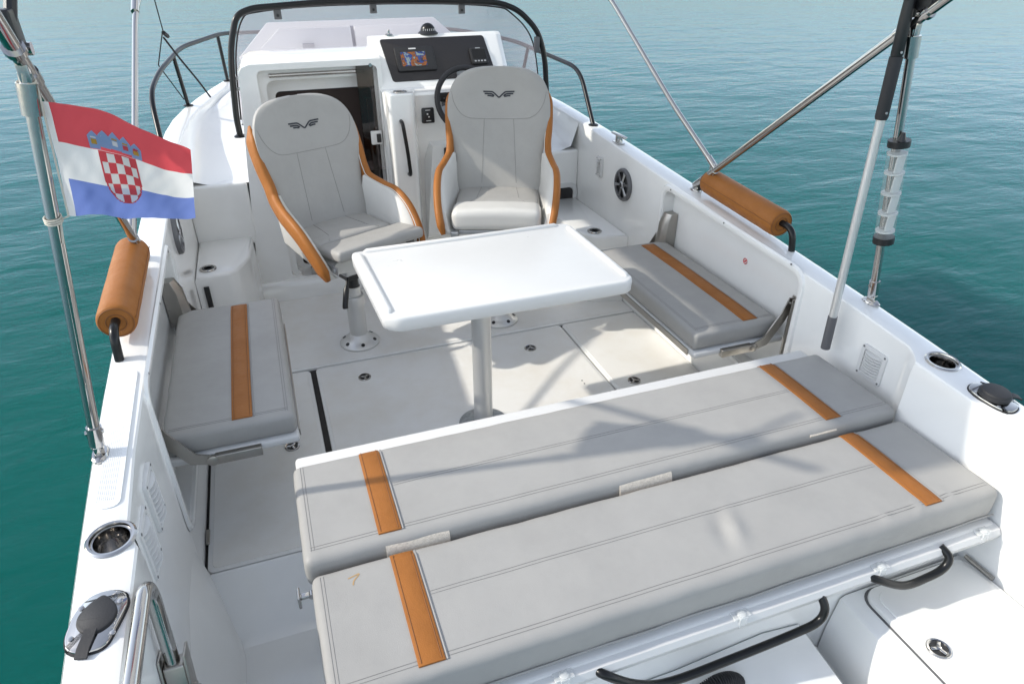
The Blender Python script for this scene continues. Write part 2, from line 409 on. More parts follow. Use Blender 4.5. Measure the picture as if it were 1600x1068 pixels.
for s, side in ((-1, 'port'), (1, 'starboard')):
    rings = []
    for y in YS:
        b, i, z = Bo(y), Bi(y, s), zg(y)
        e = .022
        low = 1.245 if y > 1.44 else i + .006
        low = min(low, i + .012)
        sec = [(low, -.05), (i, z - .05), (i + .004, z - e*.45), (i + e*.4, z - .004), (i + e*1.2, z),
               (b - .030, z), (b - .010, z - .006), (b - .001, z - .022), (b, z - .06), (b + .012, z - .085), (b + .012, z - .125), (b - .004, z - .14), (b - .03, .25), (b - .09, -.30), (max(.0, b - .35), -.62), (max(.0, low - .25), -.62)]
        rings.append([(s * max(.004, px), y, pz) for px, pz in sec])
    g = MB().loft(rings)
    o = g.build('hull_side', 'gelcoat')
    cx, cy = CUPS[s]
    cut = MB().lathe([(.047, zg(cy) - .10), (.047, zg(cy) + .05)], 28, T=TL(cx, cy, 0)).build('cut', 'gelcoat')
    boolean(o, [niche_cut(s), cut])
    for v_ in o.data.vertices: v_.co.z += .32
    o.parent = boat; o['label'] = side + ' hull side with flat white gunwale and folding seat recess'
    # raised trim lip around the recess
    lip = rpoly([(1.965, .20), (3.125, .20), (3.125, .85), (1.965, .835)], .09, 6)
    lip = [(y, z + (.030 * (y - 2.0) if z > .5 else 0)) for y, z in lip]
    inn = rpoly([(2.0, .235), (3.09, .235), (3.09, .815), (2.0, .80)], .06, 6)
    inn = [(y, z + (.030 * (y - 2.0) if z > .5 else 0)) for y, z in inn]
    mid = [((a[0]*.5 + c[0]*.5), (a[1]*.5 + c[1]*.5)) for a, c in zip(lip, inn)]
    lb = MB()
    X0 = 1.2385
    lb.loft([[(s * X0, y, z) for y, z in lip], [(s * (X0 - .010), lerp(a[0], c[0], .2), lerp(a[1], c[1], .2)) for a, c in zip(lip, inn)],
             [(s * (X0 - .012), y, z) for y, z in mid], [(s * (X0 - .008), lerp(a[0], c[0], .85), lerp(a[1], c[1], .85)) for a, c in zip(lip, inn)], [(s * (X0 + .012), y, z) for y, z in inn]], (False, False))
    t = bpart(lb, 'recess_trim', 'gelcoat')
    sc = MB()
    for (y, z) in ((2.06, .835), (2.54, .847), (3.02, .862)):
        sc.lathe([(.0045, 0), (.0045, .0015)], 8, T=wallT(s, 1.2265, y, z))
    bpart(sc, 'trim_screw', 'grey_plastic')
# gunwale grip pad (port)
yy = [1.50 + .1 * i for i in range(7)]
pad = MB()
L_ = [(-(Bo(y) - .034), y) for y in yy]; R_ = [(-(Bi(y) + .026), y) for y in yy]
outl = rpoly([L_[0], R_[0], R_[-1], L_[-1]], .025, 4)
pad.loft([[(x, y, zg(y) + .0005) for x, y in outl], [(x, y, zg(y) + .0035) for x, y in outl]])
for i in range(9):
    x0 = lerp(-(Bo(1.8) - .044), -(Bi(1.8) + .036), i / 8)
    pad.tube([(x0, 1.525, zg(1.525) + .0035), (x0, 2.075, zg(2.075) + .0030)], .0011, 5)
bpart(pad, 'grip_pad', 'nonskid_pad')

# cockpit sole
fl = MB(); fl.box(-1.246, 1.246, 1.975, 4.19, -.20, -.016)
bpart(fl, 'cockpit_sole', 'dark_gap')
def hatch(x0, x1, y0, y1, r, name, holes=()):
    out = rrect(x1 - x0, y1 - y0, r, 5, (x0 + x1) / 2, (y0 + y1) / 2)
    inner = rrect(x1 - x0 - .036, y1 - y0 - .036, max(r - .008, .01), 5, (x0 + x1) / 2, (y0 + y1) / 2)
    mb = MB()
    plate(out, -.016, 0, .006, mb, mi=0)
    plate(inner, -.001, .0022, .0012, mb, mi=1, seg=1)
    for hx, hy in holes: mb.lathe([(.0045, .0024), (.0045, .0030)], 8, mi=2, T=TL(hx, hy, 0))
    return bpart(mb, name, ['gelcoat_warm', 'nonskid', 'black_plastic'])
h_front = hatch(-1.24, 1.24, 3.292, 4.186, .01, 'sole_panel')
h_mid = hatch(-.713, .729, 1.99, 3.280, .025, 'floor_hatch', ((-.50, 2.47), (-.50, 2.435), (.60, 2.68), (.60, 2.65)))
h_port = hatch(-1.232, -.741, 1.99, 3.276, .03, 'floor_hatch')
h_star = hatch(.738, 1.238, 1.99, 3.280, .025, 'floor_hatch')
h_mid['label'] = 'wide centre floor hatch under the table'; h_port['label'] = 'narrow floor hatch below the port folding seat'; h_star['label'] = 'floor hatch below the starboard folding seat'
def latch(x, y, z, a, parent, dz=.32, r=.034):
    mb = MB()
    T = TL(x, y, z + dz) @ Matrix.Rotation(a, 4, 'Z')
    mb.lathe([(r, 0), (r, .004), (r*.94, .006), (r*.80, .005), (r*.78, .0015), (.001, .0015)], 28, mi=0, T=T)
    mb.lathe([(r*.74, .0017), (r*.74, .0022)], 24, mi=1, T=T)
    for k in range(3):
        mb.rbox(r*.08, r*.7, -r*.16, r*.16, .002, .0065, .002, mi=0, T=T @ Matrix.Rotation(R(120*k + 20), 4, 'Z'))
    mb.lathe([(r*.24, .002), (r*.24, .007), (r*.18, .008)], 14, mi=0, T=T)
    return mb.build('latch', ['stainless', 'black_plastic'], parent)
latch(-.475, 3.10, .002, .3, h_mid); latch(.462, 3.08, .002, 1.0, h_mid); latch(-.881, 2.636, .002, .6, h_port); latch(.859, 2.585, .002, 1.4, h_star)
# side hinge on the port hatch and finger notch
hb = MB(); hb.rbox(-1.240, -1.226, 2.14, 2.22, -.004, .006, .003); bpart(hb, 'hatch_hinge', 'brushed_steel')

# aft passage: sloped riser down to the lower transom floor, glossy
ap = MB()
ap.box(-1.19, 1.19, .35, 1.80, -.30, -.15)
bpart(ap, 'transom_floor', 'gelcoat')
rs = MB()
prof = [(1.985, -.002), (1.972, -.008), (1.965, -.02), (1.785, -.135), (1.77, -.146), (1.74, -.1505)]
rs.loft([[(x, y, z) for y, z in prof] for x in (-1.243, 1.243)], (False, False), closed=False)
bpart(rs, 'passage_step', 'gelcoat')
ch = MB()   # chamfered foot of the port side in the passage
ch.loft([[(-1.255, y, -.17), (-1.255 + .125*k, y, -.16 + .011*k + dz_), (-1.255 + .110*k, y, -.12 + dz_), (-1.255 + .05*k, y, .10), (-1.255, y, .2)] for y, k, dz_ in ((.35, 1, 0), (1.70, 1, 0), (1.80, .85, .01), (1.90, .62, .05), (1.98, .35, .10))])
bpart(ch, 'side_foot', 'gelcoat')

# forward bulkhead plinth, side lockers, side decks
pl = MB()
pl.loft([[(x, 4.165, -.02), (x, 4.172, .015), (x, 4.176, .11), (x, 4.19, .128), (x, 4.23, .132), (x, 4.5, .132), (x, 4.5, -.02)] for x in (-1.24, 1.24)])
bpart(pl, 'bulkhead_plinth', 'gelcoat')
for s in (-1, 1):
    b = MB(); 
    y0 = 3.66 if s < 0 else 3.44
    out = rpoly([(s*1.238, y0), (s*1.238, 4.21), (s*.93, 4.21), (s*.95, y0 + .22), (s*1.03, y0 + .04)], [.0, .0, .0, .06, .05], 5)
    plate(out, -.01, .45, .02, b, seg=3)
    bpart(b, 'side_locker', 'gelcoat')
    # aft face of the side deck
    b = MB(); b.rbox(*(sorted((s*.90, s*1.239))), 4.20, 4.42, .40, .782, .018)
    bpart(b, 'deck_riser', 'gelcoat')
# side and fore deck sheet
def dz(y): return min(.775 + (max(y, 4.3) - 4.3) * .185, zg(y) - .045)
db = MB(); rows = []
ys = [4.22, 4.4, 4.6, 4.8, 5.0, 5.2, 5.4, 5.6, 5.8, 6.0, 6.2, 6.4, 6.6, 6.8, 7.0, 7.15, 7.28]
for y in ys:
    bi = max(Bi(y) + .006, .012); d = dz(y); z = zg(y)
    h = min(.10, bi * .4)
    prof = [(-bi, z - .012), (-bi + h*.15, z - .05), (-bi + h*.55, d + .03), (-bi + h*1.3, d + .006), (-bi + h*2.2, d)]
    prof = [(x, max(zz, d)) for x, zz in prof]
    rows.append([(x, y, zz) for x, zz in prof] + [(-x, y, zz) for x, zz in reversed(prof)])
db.loft(rows, (False, False), closed=False)
bpart(db, 'deck', 'gelcoat', angle=60)

# cabin trunk with companionway
tr = MB(); rings = []
for y, xb, xt, zt in ((4.205, .955, .80, 1.418), (4.26, .955, .80, 1.430), (4.70, .93, .78, 1.425), (4.95, .90, .76, 1.40), (5.35, .80, .66, 1.30), (5.8, .62, .50, 1.22), (6.3, .40, .32, 1.16), (6.8, .18, .12, 1.12)):
    xm = lerp(xb, xt, .72)
    sec = [(-xb, .05), (-lerp(xb, xm, .7), .90), (-xm, zt - .20), (-xt - .035, zt - .05), (-xt - .012, zt - .014), (-xt + .03, zt), (xt - .03, zt), (xt + .012, zt - .014), (xt + .035, zt - .05), (xm, zt - .20), (lerp(xb, xm, .7), .90), (xb, .05)]
    rings.append([(px, y, pz) for px, pz in sec])
tr.loft(rings)
tro = tr.build('cabin_trunk', 'gelcoat')
def cutbox(x0, x1, y0, y1, z0, z1, r=.03):
    out = rrect(x1 - x0, z1 - z0, r, 5, (x0 + x1)/2, (z0 + z1)/2)
    return MB().loft([[(a, y, b_) for a, b_ in out] for y in (y0, y1)]).build('cut', 'gelcoat')
boolean(tro, [cutbox(-.74, -.075, 4.0, 4.252, .145, 1.385, .03), cutbox(-.70, -.095, 4.1, 4.36, .135, 1.325, .05), cutbox(-.655, -.10, 4.3, 5.15, .15, 1.245, .03), cutbox(-.050, 1.2, 4.0, 4.66, .14, 1.7, .004)])
for v_ in tro.data.vertices: v_.co.z += .32
tro.parent = boat
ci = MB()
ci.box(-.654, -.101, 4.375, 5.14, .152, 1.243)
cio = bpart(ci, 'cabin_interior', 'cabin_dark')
ci2 = MB(); ci2.tube([(-.66, 4.372, 1.244), (-.10, 4.372, 1.244)], .006, 8); bpart(ci2, 'opening_edge', 'black_rubber')
rl = MB(); rl.tube([(-.675, 4.235, 1.352), (-.145, 4.235, 1.352)], .011, 10); bpart(rl, 'door_rail', 'stainless')
sl = MB(); sl.rbox(-.62, -.36, 4.215, 4.24, .14, .185, .004); bpart(sl, 'sill_channel', 'brushed_steel')

# fore hatch panels standing beyond the windscreen
def fore_panel(pts, name, y0, th):
    T = frame((0, y0, 1.20), (1, 0, 0), (0, .28, 1))
    mb = MB(); plate(rpoly(pts, .012, 3), 0, th, .008, mb, T=T); return bpart(mb, name, 'gelcoat')
fore_panel([(-.80, 0), (.90, 0), (.90, .05), (.62, .305), (-.60, .305), (-.83, .08)], 'fore_coaming', 5.535, .03)
fore_panel([(-.735, 0), (-.022, 0), (-.022, .265), (-.53, .265), (-.60, .20), (-.735, .09)], 'fore_panel', 5.50, .035)
fore_panel([(.002, 0), (.80, 0), (.80, .05), (.56, .265), (.002, .265)], 'fore_panel', 5.50, .035)
mb = MB(); plate([(-.0215, 0), (.0015, 0), (.0015, .262), (-.0215, .262)], .0305, .0325, 0, mb, T=frame((0, 5.535, 1.20), (1, 0, 0), (0, .28, 1))); bpart(mb, 'panel_seam', 'shade_seam_grey')
mb = MB(); mb.rbox(-.385, -.300, 5.478, 5.50, 1.30, 1.365, .006); bpart(mb, 'panel_latch', 'silver_plastic')

# helm console: pod with the dash, lower face, cup column
cs = MB()
prof = [(4.60, 1.40), (4.50, 1.505), (4.44, 1.512), (4.405, 1.498), (4.205, 1.268), (4.190, 1.250), (4.10, 1.236), (4.085, 1.222), (4.11, 1.02), (4.165, .80), (4.17, .10), (4.60, .10)]
def consec(x, sh=0): return [(x, y + (sh if y < 4.3 else sh*.3), z - sh*.12) for y, z in prof]
cs.loft([consec(-.068, .03), consec(-.058, .008), consec(-.045, 0), consec(.715, 0), consec(.735, .01), consec(.755, .04)])
console = bpart(cs, 'helm_console', 'gelcoat', angle=28)
def dashT(x, v):
    """point on the sloping dash: v=0 bottom, 1 top"""
    return V((x, lerp(4.205, 4.405, v), lerp(1.268, 1.498, v)))
dn = V((0, -.23, .20)).normalized()
DT = frame(dashT(.315, .5) , (1, 0, 0), (0, .2, .23))
DT = DT @ TL(0, 0, 0)
dp = MB(); plate(rpoly([(-.300, -.135), (.345, -.135), (.318, .146), (-.330, .146)], .02, 4), 0, .006, .003, dp, T=TL(0, 0, .32) @ DT)
dp.build('dash_panel', 'dash_panel', boat)
cc = MB()
out = rpoly([(-.062, 4.00), (.085, 4.00), (.125, 4.13), (-.062, 4.13)], [.025, .03, 0, 0], 4)
cc.loft([[(lerp(.02, x, k), lerp(4.13, y, k), z) for x, y in out] for k, z in ((.9, .14), (.93, .55), (.96, .9), (1.0, 1.225), (.985, 1.246), (.93, 1.252))])
bpart(cc, 'console_column', 'gelcoat')

sk_ = MB()
sk_.loft([[(x, y, z) for x, z in ((.145, z0), (.70, z0), (.70, z1), (.145 + sh, z1))] for y, z0, z1, sh in ((4.165, .30, .98, .02), (4.120, .33, .93, .05), (4.112, .345, .915, .06))])
bpart(sk_, 'console_fairing', 'gelcoat', angle=25)
# transom mouldings on the starboard quarter, splash well
tb = MB()
tb.loft([[(x, y, z) for x, z in ((.655, -.16), (.665, .10), (.685, .232), (.70, .243), (1.20, .243), (1.20, -.16))] for y in (.30, .985)])
tb.box(-.86, 1.20, .99, 1.015, -.16, .40)
bpart(tb, 'transom_moulding', 'gelcoat')
wl_ = MB()
pr = [(.64, -.10), (.60, .05), (.54, .13), (.40, .15), (.1, .12), (-.35, .12), (-.80, .10)]
wl_.loft([[(x, y, z + (y - .6) * .12) for x, z in pr] for y in (.30, .60, .80, .985)], (False, False), closed=False)
wl_.box(-.835, -.80, .30, .985, -.15, .36)
bpart(wl_, 'splash_well', 'gelcoat')
th = hatch_out = rrect(.42, .62, .05, 6, .955, .66)
mb = MB(); plate(th, .243, .262, .008, mb); plate(rrect(.375, .57, .04, 6, .955, .66), .2615, .266, .002, mb)
qh = bpart(mb, 'transom_hatch', 'gelcoat'); latch(.795, .735, .266, .4, qh, r=.033)
mb = MB(); mb.tube([(1.163, .86, .27), (1.163, .96, .27)], .007, 8); bpart(mb, 'hatch_hinge', 'brushed_steel')
gp = MB(); gp.loft([[(x, y, .2436) for x, y in rrect(.436, .636, .056, 6, .955, .66)], [(x, y, .2446) for x, y in rrect(.436, .636, .056, 6, .955, .66)]]); bpart(gp, 'hatch_gasket', 'grey_plastic')

# ---------------------------------------------------------------- rear bench
bench = empty('stern_bench', (.16, 1.4, 0), label='wide grey stern bench of two long cushions with tan stripes', cat='bench')
def P(mb, o, name, mats, parent, angle=38):
    """build in world coordinates, then hang below the thing's empty (o = world offset)"""
    mb.v = [(x - o[0], y - o[1], z - o[2]) for x, y, z in mb.v]
    return mb.build(name, mats, parent, angle)
BO = (.16, 1.4, 0)
mb = MB(); mb.rbox(-.825, 1.165, 1.03, 1.74, -.15, .468, .02); P(mb, BO, 'base', 'gelcoat', bench)
mb = MB(); mb.rbox(-.846, 1.160, 1.30, 1.832, .463, .497, .012, nx=2); mb.rbox(-.846, 1.160, 1.752, 1.838, .47, .562, .014)
P(mb, BO, 'seat_board', 'white_plastic', bench)
def wr(p, sc, amp): return noise.noise(V(p) * sc) * amp
def cushion(x0, x1, y0, y1, z0, z1, r, straps, seams, name, o, parent, crown=.005, amp=.003, pucker=(), strap_y=None, stripe_axis='y', ends=()):
    cx, cy = (x0 + x1)/2, (y0 + y1)/2
    def disp(q):
        u = min(1, abs(q.x - cx) / ((x1 - x0)/2)); v_ = min(1, abs(q.y - cy) / ((y1 - y0)/2))
        k = max(0, (q.z - z0) / (z1 - z0))
        z = q.z + k * crown * (1 - u**4) * (1 - v_**3) + k * wr(q, 6, amp * .5)
        for (px, py, rx, ry, a, ph) in pucker:
            dx, dy = q.x - px, q.y - py; c_, s_ = math.cos(ph), math.sin(ph)
            e_ = ((dx*c_ + dy*s_) / rx)**2 + ((-dx*s_ + dy*c_) / ry)**2
            z += k * a * math.exp(-e_)
        # soft bulging sides and light wrinkles
        side = (1 - abs(2*(q.z - z0)/(z1 - z0) - 1)**2) * .003
        sx = side if q.x > x1 - r else (-side if q.x < x0 + r else 0)
        sy = side if q.y > y1 - r else (-side if q.y < y0 + r else 0)
        w_ = wr((q.x*1.0, q.y*1.0, q.z*2.5), 14, amp * .6)
        return V((q.x + sx + (w_ if sx else 0), q.y + sy + (w_ if sy else 0), z))
    mb = MB(); mb.rbox(x0, x1, y0, y1, z0, z1, r, 4, max(2, int((x1-x0)/.016)), max(2, int((y1-y0)/.018)), 4, disp)
    c = P(mb, o, 'cushion' if not name else name, 'vinyl_grey', parent, 60)
    def top(x, y, off=0):
        # height of the cushion's rounded top
        ex = max(0, (x0 + r) - x, x - (x1 - r)); ey = max(0, (y0 + r) - y, y - (y1 - r)); e = min(r, math.hypot(ex, ey))
        z = z1 - r + math.sqrt(max(0, r*r - e*e)); q = disp(V((x, y, z))); return V((x, y, q.z + off))
    # tan stripes: a slightly proud strip with stitched edges
    for (a, b_) in straps:
        mb = MB(); n = 16; f0, f1 = (y0 + .012, y1 - .010) if not strap_y else strap_y
        L, Rr = [], []
        for i in range(n + 1):
            y = lerp(f0, f1, i / n)
            L.append([top(a, y, -.004), top(a, y, .0028), top(a + .004, y, .0045), top((a+b_)/2, y, .0050), top(b_ - .004, y, .0045), top(b_, y, .0028), top(b_, y, -.004)])
        mb.loft(L, (True, True), closed=False)
        st = P(mb, o, 'stripe', 'vinyl_tan', c, 60)
        mb = MB()
        for x in (a + .008, b_ - .008): mb.tube([top(x, lerp(f0 + .006, f1 - .006, i/n), .0050) for i in range(n + 1)], .0011, 5)
        P(mb, o, 'stitching', 'thread_tan', c)
        mb = MB(); mb.tube([top(b_ + .005, lerp(f0, f1, i/n), .001) for i in range(n + 1)], .0032, 6)
        P(mb, o, 'shaded_piping', 'shaded_piping', c)
    mb = MB(); n = 60
    for (xa, ya, xb, yb) in seams:
        mb.tube([top(lerp(xa, xb, i/n), lerp(ya, yb, i/n), .0002) for i in range(n + 1)], .0009, 5)
    if seams: P(mb, o, 'seam', 'thread', c)
    return c, top
g = .014
X0, X1 = -.853, 1.155
# front cushion (seat) and rear cushion (folded backrest)
c1, top1 = cushion(X0, X1, 1.345, 1.748, .497, .600, .022, [(-.652, -.588), (.868, .930)],
    [(-.575, 1.565, .862, 1.565), (-.575, 1.555, .862, 1.555), (X0 + .02, 1.392, X1 - .02, 1.392), (X0 + .02, 1.382, X1 - .02, 1.382), (X0 + .022, 1.38, X0 + .022, 1.75), (X0 + .030, 1.38, X0 + .030, 1.75)],
    'front_cushion', BO, bench, strap_y=(1.375, 1.744))
c2, top2 = cushion(-.842, 1.156, .945, 1.328, .452, .571, .022, [(-.636, -.572), (.882, .944)],
    [(-.56, 1.168, .874, 1.168), (-.56, 1.158, .874, 1.158), (-.82, .988, 1.136, .988), (-.82, .978, 1.136, .978), (-.82, .978, -.82, 1.31), (-.812, .978, -.812, 1.31)],
    'rear_cushion', BO, bench, amp=.004, pucker=((.300, 1.085, .022, .060, .010, -.35), (.262, 1.09, .022, .06, -.007, -.35), (.98, .99, .02, .03, .006, .5), (.86, .975, .015, .03, .005, -.6), (.74, .97, .015, .03, .004, .4)), strap_y=(.970, 1.322))
mb = MB()
for pts_ in ([(-.752, 1.300), (-.735, 1.304), (-.722, 1.306), (-.738, 1.288), (-.742, 1.274)],):
    c_ = crom([(a, b, 0) for a, b in pts_], 4); pts = [top2(p_.x, p_.y - .02, .0008) for p_ in c_]; mb.ribbon(pts, [V((0, 0, 1))]*len(pts), .0035)
P(mb, BO, 'stain_mark', 'stain', c2)
# bottom edge welt of the rear cushion
mb = MB(); mb.tube([(lerp(-.83, 1.16, i/40), .9475 + wr((i*.3, 0, 0), 1, .003) - .008, .475 + wr((i*.25, 3, 0), 1, .006)) for i in range(41)], .0028, 6)
P(mb, BO, 'welt', 'vinyl_grey', bench)
# wool-felt hook-and-loop patches on the aft face of the front cushion
for a, b_ in ((-.640, -.462), (.070, .250)):
    mb = MB(); pr = []
    rows = []
    for i in range(13):
        x = lerp(a, b_, i/12)
        rows.append([(x, 1.362, .5945), (x, 1.350, .589), (x, 1.3405, .580), (x, 1.3345, .566), (x, 1.332, .545), (x, 1.345, .545)])
    mb.loft(rows); P(mb, BO, 'loop_patch', 'felt', bench)
mb = MB(); mb.loft([[(x, 1.362, .5945), (x, 1.350, .589), (x, 1.3405, .580), (x, 1.345, .57)] for x in (.78, .89)]); P(mb, BO, 'loop_patch', 'felt', bench)
# tray edge under the rear cushion, clear strap clips, pivot
mb = MB(); mb.rbox(-.835, 1.165, .925, 1.30, .405, .452, .012); P(mb, BO, 'back_board', 'white_plastic', bench)
mb = MB()
mb.loft([[(x, .904, .405), (x, .900, .424), (x, .908, .440), (x, .925, .4455), (x, .945, .446), (x, .945, .400), (x, .912, .398)] for x in (-.83, 1.168)]); P(mb, BO, 'edge_moulding', 'white_plastic', bench)
for x in (-.295, .222, .70, 1.10):
    mb = MB(); T = TL(x, .914, .4445)
    mb.rbox(-.026, .026, -.010, .016, -.002, .005, .002, T=T); mb.lathe([(.012, .004), (.012, .009), (.008, .012)], 14, T=T)
    mb.rbox(-.012, .012, -.014, -.008, -.03, .006, .002, T=T)
    P(mb, BO, 'strap_clip', 'frosted', bench)
mb = MB(); mb.rbox(-.885, -.838, 1.340, 1.356, .470, .482, .003); mb.rbox(-.888, -.880, 1.325, 1.366, .455, .497, .003); mb.lathe([(.010, 0), (.010, .016)], 12, T=frame((-.85, 1.338, .476), (0, 0, 1), (1, 0, 0)))
P(mb, BO, 'pivot', 'stainless', bench)
mb = MB(); mb.box(-.838, -.832, .95, 1.32, .440, .456); P(mb, BO, 'edge_gap', 'vinyl_grey_dark', bench)
for nm, p_ in (('long', [(-.205, .925, .42), (-.190, .895, .425), (-.10, .880, .360), (.007, .880, .318), (.206, .880, .321), (.40, .880, .333), (.475, .880, .350), (.494, .888, .39), (.487, .920, .43)]), ('short', [(.650, .925, .43), (.690, .895, .415), (.778, .880, .375), (.86, .880, .372), (.922, .880, .388), (.944, .888, .42), (.936, .920, .44)])):
    mb = MB(); mb.tube(crom([p_[0], p_[1], p_[2], *p_[3:]], 5), .0122, 12)
    h_ = mb.build('grab_handle', 'black_coat')
    tag(h_, ('long' if nm == 'long' else 'short') + ' black tube grab handle below the aft edge of the bench', 'handle', 'handles under the stern bench')

# ---------------------------------------------------------------- folding side seats
def fold_seat(s):
    side = 'port' if s < 0 else 'starboard'
    o = (s * 1.26, 2.6, .44)
    e = empty('folding_seat', o, label=('grey folding side seat on the port side beside the flag, tan stripe' if s < 0 else 'grey folding side seat on the starboard side beside the table'), cat='seat', group='folding cockpit side seats')
    x0, x1 = sorted((s * .828, s * 1.262))
    st = (-1.036, -.967) if s < 0 else (1.092, 1.166)
    xs = s * .848
    c, top = cushion(x0, x1, 2.092, 3.075, .470, .555, .020, [st], [(x0 + .02, 2.130, x1 - .02, 2.130), (x0 + .02, 2.139, x1 - .02, 2.139), (xs, 2.12, xs, 3.07), (xs + s*.008, 2.12, xs + s*.008, 3.07)], 'cushion', o, e, crown=.006, amp=.003, strap_y=(2.125, 3.09))
    mb = MB(); mb.rbox(*sorted((s*.824, s*1.288)), 2.075, 3.10, .440, .470, .010); P(mb, o, 'board', 'white_plastic', e)
    mb = MB(); mb.box(*sorted((s*.8185, s*.8235)), 2.12, 2.96, .438, .466); P(mb, o, 'edge_strip', 'brushed_steel', e)
    for yy, d in ((2.062, 1), (3.115, -1)):
        mb = MB()
        # wall channel
        mb.rbox(*sorted((s*1.262, s*1.300)), yy - .022, yy - .016, .27, .67, .002); mb.rbox(*sorted((s*1.294, s*1.300)), yy - .022, yy + .02, .27, .67, .002)
        P(mb, o, 'wall_channel', 'brushed_steel', e)
        mb = MB()
        pts = [(1.285, .668), (1.262, .672), (1.235, .60), (1.165, .49), (1.12, .472), (1.085, .462), (1.085, .436), (1.13, .436), (1.19, .452), (1.262, .56), (1.288, .62)]
        T = frame((0, yy, 0), (1, 0, 0), (0, 0, 1))
        plate([(s * a, b_) for a, b_ in (pts if s > 0 else pts)], -.003, .003, 0, mb, T=T)
        mb.lathe([(.020, -.006), (.020, .008), (.014, .011)], 16, T=frame((s*1.118, yy, .452), (1, 0, 0), (0, 0, 1)))
        P(mb, o, 'support_arm', 'brushed_steel', e)
        mb = MB(); mb.rbox(*sorted((s*.955, s*1.11)), yy - .006, yy + .014*d + .006, .432, .468, .003); P(mb, o, 'board_bracket', 'brushed_steel', e)
        mb = MB(); mb.lathe([(.008, -.002), (.008, .010), (.005, .012)], 10, T=frame((s*1.272, yy, .645), (1, 0, 0), (0, 0, 1))); P(mb, o, 'pivot_bolt', 'stainless', e)
    mb = MB()
    mb.loft([[(s*x, y, z) for x, y in ((1.205 + k, 3.055), (1.235 + k*.6, 3.03), (1.298, 3.03), (1.298, 3.086), (1.205 + k, 3.086))] for z, k in ((.50, 0), (.66, .015), (.715, .04))]); P(mb, o, 'end_cover', 'brushed_steel', e)
    return e
fold_seat(-1); fold_seat(1)

# ---------------------------------------------------------------- table
tbl = empty('cockpit_table', (0, 2.508, 0), label='white moulded cockpit table with raised end rims on an aluminium post', cat='table')
TO = (0, 2.508, 0)
mb = MB()
outl = rpoly([(-.490, 2.852), (.556, 2.868), (.562, 2.205), (.53, 2.174), (-.418, 2.172), (-.466, 2.215)], [.035, .045, .016, .022, .030, .024], 5)
def insp(o_, d):
    n_ = len(o_); c_ = (sum(p[0] for p in o_)/n_, sum(p[1] for p in o_)/n_); res = []
    for i in range(n_):
        a = V(o_[i-1]); b = V(o_[(i+1) % n_]); t = (b - a).normalized(); nn = V((-t.y, t.x)); p_ = V(o_[i])
        if nn.dot(V(c_) - p_) < 0: nn = -nn
        res.append(p_ + nn * d)
    return res
TZ = .82
mb.loft([[(q.x, q.y, z) for q in insp(outl, d)] for d, z in ((.03, TZ - .062), (.008, TZ - .060), (.002, TZ - .054), (0, TZ - .018), (.002, TZ - .007), (.005, TZ - .0015), (.010, TZ))])
P(mb, TO, 'table_top', 'white_plastic', tbl, 50)
def rim(pts):
    mb = MB()
    T = None
    prof = [(-.013, -.002), (-.012, .008), (-.007, .0125), (.007, .0125), (.012, .008), (.013, -.002)]
    rings = []
    for i, p in enumerate(pts):
        a = V(pts[max(0, i-1)]); b = V(pts[min(len(pts)-1, i+1)]); d = (b - a).normalized(); nn = V((-d.y, d.x)); k = .35 if i in (0, len(pts)-1) else 1
        rings.append([(p[0] + nn.x*u*k, p[1] + nn.y*u*k, TZ + v_*k) for u, v_ in prof])
    mb.loft(rings); return P(mb, TO, 'rim', 'white_plastic', tbl, 60)
rim([(-.436, 2.225), (-.437, 2.24), (-.446, 2.5), (-.457, 2.79), (-.458, 2.81)])
rim([(.538, 2.215), (.538, 2.23), (.536, 2.5), (.534, 2.79), (.534, 2.81)])
rim([(-.435, 2.832), (-.42, 2.832), (0, 2.833), (.48, 2.840), (.50, 2.840)])
mb = MB(); mb.lathe([(.155, TZ - .075), (.155, TZ - .062)], 24, T=TL(0, 2.508, 0)); P(mb, TO, 'mounting_plate', 'aluminium', tbl)
mb = MB(); mb.lathe([(.044, .008), (.044, TZ - .07)], 28, T=TL(0, 2.508, 0)); P(mb, TO, 'post', 'aluminium', tbl)
mb = MB(); mb.lathe([(.118, .003), (.118, .008), (.108, .013), (.052, .017), (.047, .03), (.044, .03)], 36, T=TL(0, 2.508, 0)); P(mb, TO, 'base_flange', 'galvanised', tbl)

